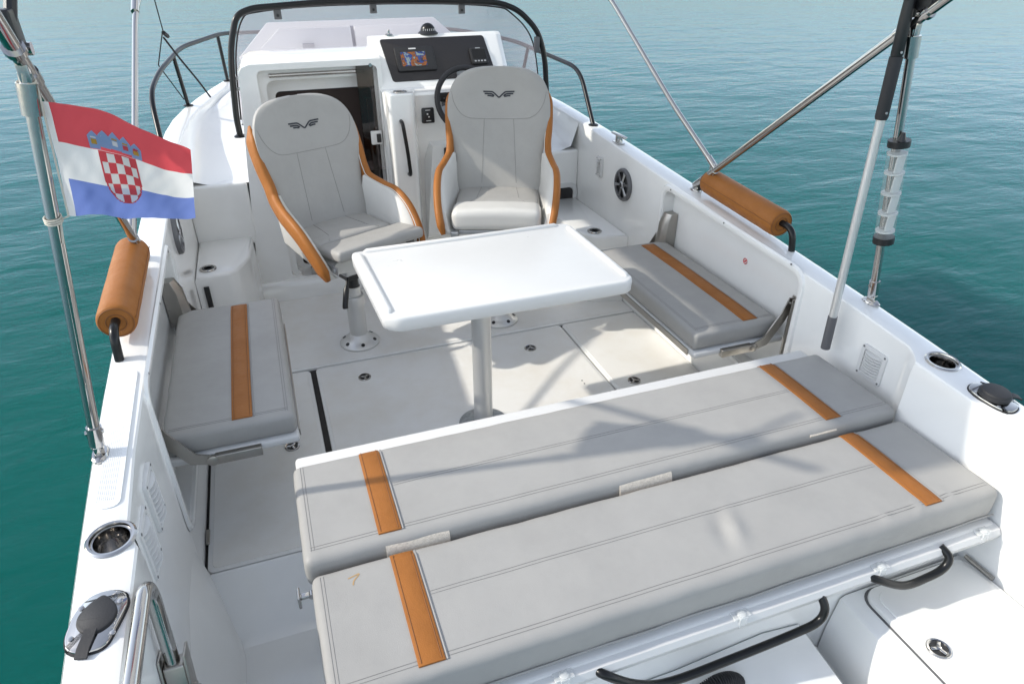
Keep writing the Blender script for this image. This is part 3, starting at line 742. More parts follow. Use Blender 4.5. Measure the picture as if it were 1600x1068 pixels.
# ---------------------------------------------------------------- helm seats
HW = [(.80, .235), (.90, .243), (1.0, .252), (1.06, .262), (1.12, .279), (1.18, .285), (1.24, .284), (1.30, .272), (1.345, .250), (1.375, .222), (1.396, .186), (1.410, .140), (1.418, .080), (1.421, .012)]
def hw(z): return sinterp(HW, z)
def yb(z): return .160 + (z - .80) * .24 + .05 * max(0, z - 1.15)
def Bk(x, z, off=0):
    """point on the front of the backrest"""
    u = min(1, abs(x) / max(hw(z), .02))
    return V((x, yb(z) - .040 * (x / .27)**2 + .022 * u**7 - off, z + off * .22))
BN = V((0, -1, .24)).normalized()
LOGO = [[(0, 0), (.05, .015), (.20, .20), (.36, .38), (.50, .44), (1.0, .47)], [(.30, .10), (.42, .22), (.54, .27), (.92, .29)], [(.34, .06), (.48, .09), (.56, .115), (.74, .125)]]
def helm_seat(loc, rz, label, flip, dh):
    e = empty('helm_seat', loc, rz, label, 'seat', 'swivelling helm seats')
    # pedestal
    mb = MB(); mb.lathe([(.112, .001), (.113, .010), (.108, .016), (.085, .030), (.062, .048), (.055, .062), (.050, .066)], 36)
    for k in range(6):
        a = R(60*k + 10); mb.lathe([(.011, .0), (.011, .006)], 10, mi=1, T=TL(.088*math.cos(a), .088*math.sin(a), .0245) @ Matrix.Rotation(a, 4, 'Z') @ Matrix.Rotation(R(35), 4, 'Y'))
    mb.build('base_flange', ['aluminium', 'black_plastic'], e)
    mb = MB(); mb.lathe([(.049, .06), (.049, .245), (.0495, .250), (.058, .252), (.058, .292), (.053, .306), (.040, .310), (.040, .36)], 32); mb.build('pedestal', 'aluminium', e)
    mb = MB(); mb.lathe([(.034, .30), (.034, .55)], 20); mb.rbox(-.06, .06, -.06, .06, .52, .60, .01); mb.build('column', 'black_plastic', e)
    mb = MB(); mb.rbox(-.12, .12, -.16, .15, .60, .652, .008); mb.build('slide_plate', 'silver_plastic', e)
    mb = MB(); mb.tube(crom([(-.05, -.06, .57), (-.09, -.10, .53), (-.13, -.13, .44), (-.135, -.135, .42)], 4), [.006]*5 + [.015]*8, 10); mb.build('lever', 'black_plastic', e)
    # moulded outer shell
    mb = MB(); rings = []
    for y, z0, hwid in ((.20, .74, .20), (.12, .69, .235), (0, .665, .245), (-.14, .66, .24), (-.24, .665, .225)):
        rings.append([(-hwid, y, z0 + .05), (-hwid*.9, y, z0 + .01), (-hwid*.6, y, z0), (hwid*.6, y, z0), (hwid*.9, y, z0 + .01), (hwid, y, z0 + .05), (hwid*.9, y, z0 + .07), (-hwid*.9, y, z0 + .07)])
    mb.loft(rings); mb.build('seat_shell', 'vinyl_light', e, 60)
    # backrest
    mb = MB(); zs = [.70 + .035*i for i in range(14)] + [1.185, 1.21, 1.235, 1.26, 1.285, 1.305, 1.325, 1.345, 1.36, 1.375, 1.388, 1.398, 1.406, 1.412, 1.417, 1.4205]
    nu = 22; rows = []
    for z in zs:
        h = hw(max(z, .80)); fr = []; bk = []
        for i in range(nu + 1):
            x = h * math.sin(math.pi/2 * (2*i/nu - 1)); p_ = Bk(x, z)
            fr.append(p_); t_ = .075 * min(1, math.sqrt(max(0, 1.4215 - z) / .05)) * (1 - .75 * abs(x/h)**6)
            bk.append(V((x * 1.0, p_.y + t_ + .004, z)))
        rows.append(fr + bk[::-1])
    mb.loft(rows, (True, True)); back = mb.build('backrest', 'vinyl_grey', e, 70)
    mb = MB()
    hs = [(-.262, 1.30), (-.25, 1.25), (-.225, 1.205), (-.19, 1.175), (-.14, 1.162), (0, 1.158), (.14, 1.162), (.19, 1.175), (.225, 1.205), (.25, 1.25), (.262, 1.30)]
    c_ = crom([(a, b_, 0) for a, b_ in hs], 5); mb.tube([Bk(p_.x, p_.y, .0003) for p_ in c_], .0013, 5)
    for sx in (-1, 1):
        mb.tube([Bk(sx * lerp(.098, .082, i/20), lerp(.82, 1.160, i/20), .0003) for i in range(21)], .0013, 5)
    mb.build('seam', 'thread', back)
    # embroidered winged mark
    mb = MB(); S = .086
    for st in LOGO:
        for sx in (-1, 1):
            c_ = crom([(sx * a * S, 1.268 + b_ * S * .72, 0) for a, b_ in st], 5)
            pts = [Bk(p_.x, p_.y, .0022) for p_ in c_]; mb.ribbon(pts, [BN]*len(pts), .0075)
    mb.build('wing_logo', 'logo_ink', back)
    # tan side bolsters running into the arms
    for sx in (-1, 1):
        path = crom([(sx*.264, yb(1.30) + .036, 1.305), (sx*.280, yb(1.22) + .022, 1.225), (sx*.276, yb(1.12) + .010, 1.12), (sx*.264, yb(1.03) - .005, 1.03), (sx*.268, yb(.96) - .03, .965), (sx*.292, .055, .930), (sx*.306, -.03, .915), (sx*.306, -.12, .872), (sx*.298, -.195, .805), (sx*.284, -.245, .735), (sx*.268, -.268, .672)], 6)
        mb = MB(); rings = []; n = len(path)
        for i, p_ in enumerate(path):
            a = path[max(0, i-1)]; b_ = path[min(n-1, i+1)]; d = (b_ - a).normalized()
            xo = V((sx, 0, 0)); xo = (xo - d*xo.dot(d)).normalized(); u_ = d.cross(xo)
            tap = min(1, (i + 1.5)/6, (n - i + 3)/8)
            wx, wy = lerp(.017, .021, min(1, i/20)) * tap, lerp(.048, .040, i/n) * tap
            p_ = p_ + V((sx * lerp(-.002, .012, min(1, i/20)), .022 * max(0, 1 - i/20), 0))
            rings.append([p_ + xo * (wx * math.copysign(abs(math.cos(t_))**.7, math.cos(t_))) + u_ * (wy * math.copysign(abs(math.sin(t_))**.7, math.sin(t_))) for t_ in (2*math.pi*k/16 for k in range(16))])
        mb.loft(rings); bo = mb.build('bolster', 'vinyl_tan', e, 70)
        mb = MB(); mb.tube([V(q_[7]) * .55 + V(q_[6]) * .45 for q_ in rings], .0028, 6); mb.build('welt', 'vinyl_light', bo)
        # arm side panel between bolster and seat shell: inner and outer faces
        top_ = path[24:]; mb = MB(); rings = []; m_ = len(top_)
        for i, p_ in enumerate(top_):
            t_ = i / (m_ - 1); yb_ = lerp(.22, -.262, t_); zb_ = lerp(.72, .668, min(1, t_*1.4)); xb_ = sx * lerp(.225, .235, t_)
            xi = sx * .018
            rings.append([(p_.x - xi*1.35, p_.y, p_.z + .024 - .012*t_), (p_.x - xi*.1, p_.y, p_.z + .030 - .012*t_), (lerp(p_.x, xb_, .5) + xi*1.1, lerp(p_.y, yb_, .5), lerp(p_.z, zb_, .5)), (xb_ + xi, yb_, zb_), (xb_ - xi, yb_, zb_), (lerp(p_.x, xb_, .5) - xi*.8, lerp(p_.y, yb_, .5), lerp(p_.z, zb_, .5))])
        mb.loft(rings); mb.build('arm_panel', 'vinyl_light' , e, 70)
    # squab and front bolster
    def crown(q):
        return V((q.x, q.y, q.z + .010 * (1 - (q.x/.23)**2) * (1 if q.z > .74 else 0) + wr(q, 9, .003)))
    mb = MB(); mb.rbox(-.232, .232, -.10, .195, .70, .790, .030, 4, 10, 7, 2, crown); sq = mb.build('squab', 'vinyl_grey', e, 60)
    mb = MB()
    for sx in (-1, 1):
        mb.tube([crown(V((sx*lerp(.098, .115, i/12), lerp(.16, -.03, i/12), .7905))) for i in range(13)] + [crown(V((sx*lerp(.115, .15, i/5), lerp(-.03, -.095, i/5), .789))) for i in range(1, 6)], .0014, 5)
    mb.build('seam', 'thread', sq)
    if flip:
        T = TL(.02, -.105, .765) @ Matrix.Rotation(R(flip), 4, 'X')
        mb = MB(); mb.rbox(-.255, .255, -.225, -.005, -.030, .028, .022, 4, 10, 5, 2, lambda q: V((q.x, q.y, q.z + wr(q, 9, .003)))); mb.v = [tuple(T @ V(v_)) for v_ in mb.v]
        mb.build('front_bolster', 'vinyl_grey', e, 60)
        mb = MB()
        for sx in (-1, 1):
            mb.rbox(sx*.236 - .004, sx*.236 + .004, -.30, -.09, .695, .735, .003); mb.lathe([(.013, -.006), (.013, .006), (.008, .008)], 14, T=frame((sx*.243, -.27, .716), (0, 1, 0), (0, 0, 1))); mb.lathe([(.010, -.006), (.010, .006)], 14, T=frame((sx*.243, -.14, .716), (0, 1, 0), (0, 0, 1)))
        mb.build('flip_hinge', 'silver_plastic', e)
    else:
        mb = MB(); mb.rbox(-.238, .238, -.265, -.095, .688, .800, .036, 4, 10, 4, 3, crown); mb.build('front_bolster', 'vinyl_light', e, 60)
        mb = MB(); mb.rbox(-.20, .20, -.25, -.14, .665, .69, .006); mb.rbox(-.24, -.20, -.28, -.12, .65, .69, .006); mb.build('flip_hinge', 'silver_plastic', e)
    for ch in e.children:
        if ch.name.split('.')[0] not in ('base_flange', 'pedestal'): ch.location.z += dh
    return e
helm_seat((-.44, 3.48, .002), R(24), 'grey and tan helm seat nearest the flag, left of the two', -8, -.10)
helm_seat((.405, 3.46, .002), R(-21), 'grey and tan helm seat in front of the steering wheel', 0, -.015)

# ---------------------------------------------------------------- padded bolster rolls on the gunwales
for s in (-1, 1):
    side = 'port' if s < 0 else 'starboard'
    za, zb = zg(2.16), zg(2.96)
    e = empty('padded_grab_rail', (s*1.318, 2.55, zg(2.55)), label='tan leather roll cushion on a black rail, ' + ('port gunwale under the flag' if s < 0 else 'starboard gunwale'), cat='cushion', group='tan rolls on the gunwales')
    o = (s*1.318, 2.55, zg(2.55))
    ax0 = V((s*1.318, 2.265, zg(2.265) + .084)); ax1 = V((s*1.318, 2.825, zg(2.825) + .080))
    d = (ax1 - ax0).normalized()
    mb = MB(); n = 30; rr_ = []; pp = []
    r0 = .061
    for (t, k) in ((.0, .30), (.0, .80), (.004, .90), (.014, .975), (.035, 1.0)): pp.append(ax0 + (ax1 - ax0)*t); rr_.append(r0*k)
    for i in range(1, 12): pp.append(ax0 + (ax1 - ax0) * lerp(.035, .965, i/12)); rr_.append(r0 * (1 + wr((i*.7, s, 0), 1, .02)))
    for (t, k) in ((.965, 1.0), (.986, .975), (.996, .90), (1.0, .80), (1.0, .30)): pp.append(ax0 + (ax1 - ax0)*t); rr_.append(r0*k)
    # ring loft with explicit frame because end points repeat
    xo = V((1, 0, 0)); u_ = d.cross(xo).normalized()
    mb.loft([[p_ + (xo*math.cos(a) + u_*math.sin(a)) * q for a in (2*math.pi*k/n for k in range(n))] for p_, q in zip(pp, rr_)])
    P(mb, o, 'pad', 'vinyl_tan', e, 50)
    mb = MB()
    for pe in (ax0 - d*.0015, ax1 + d*.0015):
        mb.tube([pe + (xo*math.cos(a) + u_*math.sin(a)) * r0*.86 for a in (2*math.pi*k/36 for k in range(36))], .0016, 5, closed=True)
        mb.tube([pe + (xo*math.cos(a) + u_*math.sin(a)) * r0*.50 for a in (2*math.pi*k/28 for k in range(28))], .0016, 5, closed=True)
    mb.tube([ax0 + (ax1-ax0)*t + (xo*(-s*.99) + u_*-.14).normalized() * (r0 + .0006) for t in (i/10 for i in range(11))], .0014, 5)
    P(mb, o, 'stitching', 'thread_tan', e)
    mb = MB(); y0_, y1_ = 2.185, 2.895
    mb.tube(bend([(s*1.322, y0_ - .01, zg(y0_) - .002), (s*1.318, y0_ + .005, ax0.z + .004), (s*1.318, 2.30, ax0.z + .008), (s*1.318, 2.75, ax1.z), (s*1.318, y1_, ax1.z - .004), (s*1.322, y1_ + .01, zg(y1_) - .002)], .06, 6), .0145, 12)
    P(mb, o, 'rail', 'black_coat', e)

# ---------------------------------------------------------------- bimini frame and canopy
def pads_at(mb, x, y, z, mi=0):
    T = TL(x, y, z)
    mb.lathe([(.030, 0), (.030, .004), (.024, .010)], 20, T=T @ Matrix.Diagonal((.75, 1.35, 1, 1)), mi=mi)
    mb.rbox(-.008, .008, -.018, .018, .006, .036, .004, T=T, mi=mi); mb.lathe([(.008, -.014), (.008, .014)], 10, T=T @ TL(0, 0, .028) @ Matrix.Rotation(R(90), 4, 'Y'), mi=mi)
bim = empty('bimini_top', (0, 2.9, zg(2.9)), label='stainless bimini frame on both gunwales carrying a grey canopy overhead', cat='sunshade')
BMO = (0, 2.9, zg(2.9))
for s in (-1, 1):
    bA = V((s*1.305, 2.915, zg(2.915) + .03)); jA = V((s*1.200, 1.735, 1.798))
    up = jA + (jA - bA).normalized() * .20
    mb = MB(); mb.tube([bA, jA, up], .0155, 14); P(mb, BMO, 'main_bow', 'stainless', bim)
    mb = MB(); dA = (jA - bA).normalized()
    mb.tube([bA - dA*.005, bA + dA*.085], .0185, 14); mb.tube([bA + dA*.16, bA + dA*.20], .0195, 14); mb.tube([jA - dA*.10, jA - dA*.06], .019, 14)
    pads_at(mb, bA.x, bA.y, zg(2.915)); P(mb, BMO, 'deck_fitting', 'stainless', bim)
    # forward secondary bow, hinged on the main bow
    fA = bA + dA*.185 + V((0, .01, .03)); fB = V((s*1.215, 3.86, 1.735)); 
    mb = MB(); mb.tube(bend([fA, fA.lerp(fB, .36) + V((0, -.015, -.03)), fB, V((s*1.12, 4.25, 1.94))], .12, 5), .0125, 12); P(mb, BMO, 'front_bow', 'stainless', bim)
    mb = MB(); dF = (fB - fA).normalized(); mb.tube([fA - dF*.03, fA + dF*.05], .016, 12); mb.rbox(-.010, .010, -.02, .02, -.03, .03, .005, T=TL(*(fA - V((0, .004, .02))))); mb.tube([fB - dF*.03, fB + dF*.05], .0175, 12); P(mb, BMO, 'hinge', 'stainless', bim)
    # upright aft strut
    sA = V((s*1.322, 1.715, zg(1.715) + .03)); sB = V((s*1.203, 1.748, 1.765)); dS = (sB - sA).normalized()
    mb = MB(); mb.tube([sA, sB], .0145, 14); P(mb, BMO, 'aft_strut', 'stainless', bim)
    mb = MB(); mb.tube([sA + dS*.005, sA + dS*.062], .019, 14); mb.tube([sB - dS*.085, sB - dS*.02], .0215, 14); pads_at(mb, sA.x, sA.y, zg(1.715)); mb.lathe([(.007, -.022), (.007, .022)], 10, T=TL(*(sA + dS*.045)) @ Matrix.Rotation(R(90), 4, 'Y'))
    mb.rbox(-.011, .011, -.014, .014, -.03, .035, .004, T=TL(*sB)); mb.lathe([(.013, -.02), (.013, .02)], 12, T=TL(*(jA + V((-s*.005, .012, .012)))) @ Matrix.Rotation(R(90), 4, 'Y'))
    P(mb, BMO, 'strut_fitting', 'stainless', bim)
    mb = MB(); mb.tube([jA + dA*.02, jA + dA*.035], .022, 12); P(mb, BMO, 'collar', 'stainless', bim); mb = MB(); mb.rbox(-.014, .014, -.03, .03, -.02, .05, .006, T=TL(*(jA + dA*.03 + V((0, .02, .02))))); mb.tube([jA + dA*.03 + V((0, .02, .03)), jA + dA*.03 + V((-s*.03, .12, .20))], .012, 8)
    P(mb, BMO, 'clamp', 'black_plastic', bim)
# hoops and canopy above
def hoop(y, zs_, xs):
    return bend([(-xs, y + .01, zs_ - .05), (-xs + .06, y, zs_), (-.4, y, zs_ + .09), (.4, y, zs_ + .09), (xs - .06, y, zs_), (xs, y + .01, zs_ - .05)], .08, 6)
for y in (1.52, 2.6, 3.5, 4.32):
    mb = MB(); mb.tube(hoop(y, 2.03, 1.07), .0125, 10); P(mb, BMO, 'canopy_hoop', 'stainless', bim)
mb = MB(); rows = []
for i in range(22):
    y = lerp(1.50, 4.36, i/21); hp = [V(q) for q in hoop(y, 2.045, 1.07)]
    rows.append([(q.x, y, q.z - .012 * abs(math.sin(i * 1.05))) for q in hp])
mb.loft(rows, (False, False), closed=False)
nV = len(mb.v); P(mb, BMO, 'canopy', 'canvas', bim, 60)
# bow strap with buckle, port side, hanging to the rail
mb = MB()
q = lambda *a: V(a)
mb.tube([q(-1.17, 4.25, 1.95), q(-1.215, 4.86, 1.53)], .0035, 6); mb.tube([q(-1.215, 4.86, 1.53), q(-1.205, 4.95, 1.50)], .012, 8)
mb.tube([q(-1.222, 4.87, 1.53), q(-1.300, 4.99, 1.335)], .0035, 6); mb.tube([q(-1.300, 4.99, 1.335), q(-1.225, 5.27, 1.075)], .0035, 6)
mb.tube(crom([q(-1.225, 4.90, 1.50), q(-1.17, 5.02, 1.36), q(-1.10, 5.08, 1.22), q(-1.05, 5.15, 1.10)], 5), .006, 6)
P(mb, BMO, 'tension_strap', 'strap_web', bim)

# ---------------------------------------------------------------- bow rails
for s in (-1, 1):
    e = empty('bow_rail', (s*1.285, 4.1, zg(4.1)), label='black tube bow rail along the ' + ('port foredeck' if s < 0 else 'starboard foredeck beside the helm seat'), cat='railing', group='black bow rails')
    o = (s*1.285, 4.1, zg(4.1))
    pts = [(s*1.285, 4.10, zg(4.1)), (s*1.318, 4.42, 1.262), (s*1.285, 4.75, 1.325 if s < 0 else 1.285), (s*1.18, 5.35, 1.39 if s < 0 else 1.34), (s*.93, 6.0, 1.40 if s < 0 else 1.36), (s*.60, 6.6, 1.34), (s*.10, 7.1, 1.30)]
    mb = MB(); mb.tube(bend(pts, .14, 7), .0145, 12); P(mb, o, 'tube', 'black_coat', e)
    for (x, y, xt, yt, zt) in ((1.205, 5.25, 1.215, 5.12, 1.365 if s < 0 else 1.32), (.945, 5.9, .955, 5.95, 1.405 if s < 0 else 1.36)):
        mb = MB(); mb.tube([(s*x, y, zg(y)), (s*xt, yt, zt)], .0125, 10); P(mb, o, 'post', 'black_coat', e)
    mb = MB()
    for (x, y) in ((1.285, 4.10), (1.205, 5.25), (.945, 5.9)): mb.lathe([(.032, -.001), (.032, .005), (.020, .010)], 18, T=TL(s*x, y, zg(y)))
    P(mb, o, 'foot', 'black_coat', e)

# ---------------------------------------------------------------- windscreen
ws = empty('windscreen', (0, 4.5, .99), label='wraparound clear windscreen in a black tube frame ahead of the helm', cat='windscreen')
WO = (0, 4.5, .99)
ft = [(-.893, 4.50, .985), (-.895, 4.505, 1.08), (-.868, 4.52, 1.36), (-.845, 4.53, 1.49), (-.79, 4.55, 1.635), (-.70, 4.57, 1.668), (-.3, 4.60, 1.688), (.3, 4.60, 1.686), (.80, 4.57, 1.662), (.93, 4.55, 1.615), (1.055, 4.52, 1.49), (1.10, 4.51, 1.33), (1.115, 4.50, 1.10), (1.115, 4.50, .985)]
fp = bend(ft, .10, 6)
mb = MB(); mb.tube(fp, .018, 14); P(mb, WO, 'frame_tube', 'black_coat', ws)
mb = MB()
for x in (-.893, 1.115): mb.lathe([(.036, 0), (.036, .006), (.024, .014)], 20, T=TL(x, 4.5, .975))
P(mb, WO, 'foot', 'black_coat', ws)
topc = crom([(-.872, 4.545, 1.06), (-.835, 4.56, 1.40), (-.765, 4.59, 1.60), (-.66, 4.62, 1.641), (-.3, 4.66, 1.660), (.3, 4.66, 1.658), (.76, 4.62, 1.634), (.90, 4.60, 1.586), (1.03, 4.56, 1.42), (1.09, 4.55, 1.06)], 6)
botc = crom([(-.87, 4.58, 1.03), (-.86, 4.80, 1.04), (-.82, 5.02, 1.08), (-.66, 5.14, 1.22), (-.3, 5.24, 1.28), (.3, 5.24, 1.28), (.72, 5.14, 1.22), (.92, 5.02, 1.08), (1.03, 4.80, 1.04), (1.08, 4.58, 1.03)], 6)
mb = MB(); rows = []
for i in range(9):
    t = i/8; rows.append([a.lerp(b_, t) + V((0, .05*math.sin(math.pi*t), .02*math.sin(math.pi*t))) for a, b_ in zip(topc, botc)])
mb.loft(rows, (False, False), closed=False); P(mb, WO, 'pane', 'acrylic', ws, 80)
mb = MB(); mb.tube([p_ + V((0, 0, .004)) for p_ in topc], .005, 6); P(mb, WO, 'edge_gasket', 'black_rubber', ws)
mb = MB(); mb.tube([p_ + V((0, .003, -.002)) for p_ in botc], .006, 6); P(mb, WO, 'base_seal', 'silver_plastic', ws)
for x, y, z in ((-.56, 4.612, 1.662), (.005, 4.635, 1.676), (.56, 4.612, 1.660)):
    mb = MB(); mb.rbox(x - .022, x + .022, y - .016, y - .004, z - .060, z, .006); mb.lathe([(.008, 0), (.008, .006)], 10, mi=1, T=frame((x, y - .016, z - .038), (1, 0, 0), (0, 0, 1)))
    P(mb, WO, 'pane_clip', ['grey_plastic', 'black_plastic'], ws)
mb = MB(); mb.rbox(1.025, 1.060, 4.50, 4.53, 1.36, 1.46, .008); P(mb, WO, 'pane_clip', 'grey_plastic', ws)
mb = MB()
for z in (1.30, 1.24): mb.rbox(-.865, -.80, 4.545, 4.56, z - .01, z + .01, .004)
P(mb, WO, 'side_bracket', 'silver_plastic', ws)

# ---------------------------------------------------------------- sliding companionway door
dr = empty('sliding_door', (-.13, 4.24, .15), label='smoked sliding companionway door pushed open beside the console', cat='door')
DO = (-.13, 4.24, .15)
mb = MB(); mb.rbox(-.195, -.098, 4.212, 4.222, .16, 1.412, .003); P(mb, DO, 'panel', 'smoked', dr)
mb = MB(); mb.rbox(-.150, -.118, 4.226, 4.246, .16, 1.20, .004); P(mb, DO, 'stile', 'beige_trim', dr)
mb = MB(); mb.rbox(-.150, -.085, 4.188, 4.212, .935, 1.015, .006); lk = P(mb, DO, 'lock_case', 'white_plastic', dr)
mb = MB(); mb.rbox(-.118, -.092, 4.180, 4.190, .948, 1.000, .004); P(mb, DO, 'lock_pull', 'black_plastic', dr)
mb = MB(); mb.lathe([(.010, 0), (.010, .010)], 12, T=frame((-.112, 4.212, 1.385), (1, 0, 0), (0, 0, 1))); P(mb, DO, 'stop_button', 'stainless', dr)

# ---------------------------------------------------------------- helm fittings
def dash_thing(x, v): return DT.to_3x3(), dashT(x, v) + dn * .006
pz = empty('chart_plotter', dashT(.175, .50), label='black chart plotter with an orange and blue map on the dash', cat='display')
DR = frame((0, 0, 0), (1, 0, 0), (0, .2, .23))
pz.rotation_euler = DR.to_euler()
mb = MB(); plate(rrect(.235, .158, .008, 3), .003, .022, .004, mb); mb.build('case', 'black_plastic', pz)
mb = MB(); plate(rrect(.170, .105, .003, 2, -.012, -.004), .0215, .0226, 0, mb); scn = mb.build('screen', 'dash_panel', pz)
mb = MB(); plate(rrect(.150, .092, .003, 2, -.012, -.004), .0226, .0231, 0, mb); mb.build('map', 'chart_print', scn)
mb = MB(); plate(rrect(.045, .008, .002, 2, -.01, .064), .0218, .0226, 0, mb); mb.build('name_plate', 'white_plastic', pz)
gz = empty('engine_gauge', dashT(.572, .50), label='small black square engine gauge on the right of the dash', cat='gauge'); gz.rotation_euler = DR.to_euler()
mb = MB(); plate(rrect(.108, .112, .018, 4), .003, .020, .006, mb); mb.build('case', 'black_plastic', gz)
mb = MB(); plate(rrect(.085, .066, .004, 2, 0, .008), .0198, .0206, 0, mb); mb.build('screen', 'black_coat', gz)
mb = MB()
for i in range(4): plate(rrect(.012, .009, .002, 2, -.030 + .020*i, -.038), .0198, .0212, 0, mb)
plate(rrect(.030, .006, .001, 2, 0, .049), .0198, .0206, 0, mb)
mb.build('key', 'silver_plastic', gz)
cp = empty('compass', (.30, 4.462, 1.508), label='black dome compass on top of the helm console', cat='compass')
mb = MB(); mb.lathe([(.062, 0), (.062, .006), (.055, .012), (.045, .020)], 24); mb.build('base', 'black_plastic', cp)
mb = MB(); mb.lathe([(.046, .016)] + [(.046*math.cos(a), .016 + .046*math.sin(a)) for a in (R(12*k) for k in range(1, 8))], 24); mb.build('dome', 'black_coat', cp)
mb = MB()
for k in range(7):
    a = R(-90 + (k - 3)*16); mb.rbox(-.002, .002, -.001, .001, -.006, .006, .0005, T=TL(.0465*math.cos(a), .0465*math.sin(a), .026))
mb.build('scale_mark', 'white_plastic', cp)
ks = empty('key_switch', (.055, 4.445, 1.511), label='small chrome key switch on the left of the console top', cat='switch')
mb = MB(); mb.lathe([(.024, 0), (.024, .004), (.018, .009), (.006, .010), (.006, .024), (.009, .026), (.007, .032)], 20); mb.build('body', 'stainless', ks)
# steering wheel
sw = empty('steering_wheel', (.405, 4.07, 1.175), label='black steering wheel with grey spokes behind the helm seat', cat='steering wheel')
sw.rotation_euler = frame((0, 0, 0), (1, 0, 0), (0, .36, 1)).to_euler()
mb = MB(); RW = .178
mb.tube([(RW*math.cos(a), RW*math.sin(a), .055) for a in (2*math.pi*k/48 for k in range(48))], .0165, 12, closed=True); mb.build('rim', 'black_rubber', sw)
mb = MB(); mb.lathe([(.030, -.10), (.040, .0), (.052, .018), (.048, .034), (.0, .040)], 24); mb.build('hub', 'black_plastic', sw)
for a in (95, 200, 340):
    mb = MB(); T = Matrix.Rotation(R(a), 4, 'Z')
    mb.loft([[(x, y, z) for y, z in ((-w_, zc - .005), (w_, zc - .005), (w_, zc + .006), (-w_, zc + .006))] for x, w_, zc in ((.03, .030, .020), (.09, .021, .034), (.172, .027, .055))], T=T); mb.build('spoke', 'silver_plastic', sw)
# trim tab / bow thruster panel, switch plate, radio, handle
def swplate(name, loc, w_, h_, label, marks):
    e = empty(name, loc, label=label, cat='switch'); e.rotation_euler = frame((0, 0, 0), (1, 0, 0), (0, .12, 1)).to_euler()
    mb = MB(); plate(rrect(w_, h_, .008, 3), -.03, .006, .003, mb); mb.build('plate', 'black_plastic', e)
    mb = MB()
    for (x, y, a, b_) in marks: plate(rrect(a, b_, .001, 2, x, y), .0055, .0066, 0, mb)
    mb.build('mark', 'white_plastic', e)
swplate('trim_switch', (.183, 4.090, 1.105), .075, .088, 'black switch plate left of the steering wheel', ((0, .030, .03, .004), (0, -.030, .03, .004), (-.004, .008, .009, .009), (.004, -.008, .008, .008)))
swplate('power_switch', (.300, 4.108, .865), .05, .072, 'small black switch low on the console beside the helm seat', ((0, 0, .008, .008),))
e = empty('radio', (.335, 4.09, 1.185), label='black marine radio unit seen through the steering wheel', cat='radio'); e.rotation_euler = frame((0, 0, 0), (1, 0, 0), (0, .12, 1)).to_euler()
mb = MB(); plate(rrect(.15, .052, .006, 3, 0, .018), -.03, .012, .004, mb); plate(rrect(.13, .05, .006, 3, .0, -.035), -.03, .008, .004, mb, mi=1); mb.build('face', ['black_plastic', 'grey_plastic'], e)
mb = MB(); 
for i in range(6): plate(rrect(.010, .007, .001, 2, -.05 + .02*i, .012), .0115, .013, 0, mb)
mb.build('key', 'grey_plastic', e)
e = empty('console_grab_handle', (.015, 3.99, .94), label='black vertical grab handle on the helm console column', cat='handle')
mb = MB(); mb.tube(bend([(-.012, .03, .165), (-.014, -.038, .160), (.002, -.040, 0), (.012, -.034, -.145), (.012, .04, -.150)], .035, 6), .011, 12); mb.build('tube', 'black_coat', e)

# ---------------------------------------------------------------- cup holders, fillers, speakers, vents, cleat
def cup(loc, r, label, group='cup holders', depth=.085, slope=0):
    e = empty('cup_holder', loc, label=label, cat='cup holder', group=group)
    if slope: e.rotation_euler = (slope, 0, 0)
    mb = MB(); mb.lathe([(r*.86, -.002), (r*1.16, -.001), (r*1.20, .003), (r*1.10, .0075), (r*.98, .0065), (r*.93, .0), (r*.90, -depth*.5), (r*.87, -depth + .008), (r*.80, -depth), (r*.62, -depth + .003), (r*.55, -depth - .004), (.0005, -depth - .004)], 36, cap=(False, True))
    mb.build('cup', 'stainless', e); return e
for s in (-1, 1):
    cx, cy = CUPS[s]; cup((cx, cy, zg(cy)), .047, 'round stainless cup holder sunk in the ' + ('port gunwale beside the louvre vents' if s < 0 else 'starboard gunwale near the boat hook'), slope=math.atan(.065))
# shallow flush cups
def port_fit(name, loc, r, label, mats, prof):
    e = empty(name, loc, label=label, cat='cup holder' if 'cup' in name else 'socket')
    for nm, m_, pr_ in prof:
        mb = MB(); mb.lathe([(r*a, b_) for a, b_ in pr_], 28); mb.build(nm, m_, e)
    return e
fit = [('ring', 'stainless', [(1.0, 0), (1.0, .004), (.9, .008), (.72, .007), (.70, .004)]), ('cap', 'black_plastic', [(.70, .002), (.70, .006), (.45, .008), (.42, .004), (.1, .004)])]
port_fit('flush_socket', (-1.172, 3.77, .452), .045, 'chrome ringed round black socket on the port side locker', 0, fit)
port_fit('flush_socket', (1.068, 3.56, .452), .045, 'round chrome ringed socket on the starboard side locker', 0, fit)
port_fit('locker_cup', (.020, 4.06, 1.2535), .040, 'round steel cup set in the top of the console column', 0, [('ring', 'stainless', [(1.0, 0), (1.0, .003), (.92, .006), (.84, .003)]), ('well', 'brushed_steel', [(.84, .0012), (.80, .0018)])])
e = empty('port_slot', (-1.19, 3.655, .33), label='narrow black slot in the front of the port side locker', cat='slot')
mb = MB(); mb.rbox(-.014, .014, -.006, .004, -.07, .07, .004); mb.build('plate', 'black_plastic', e)
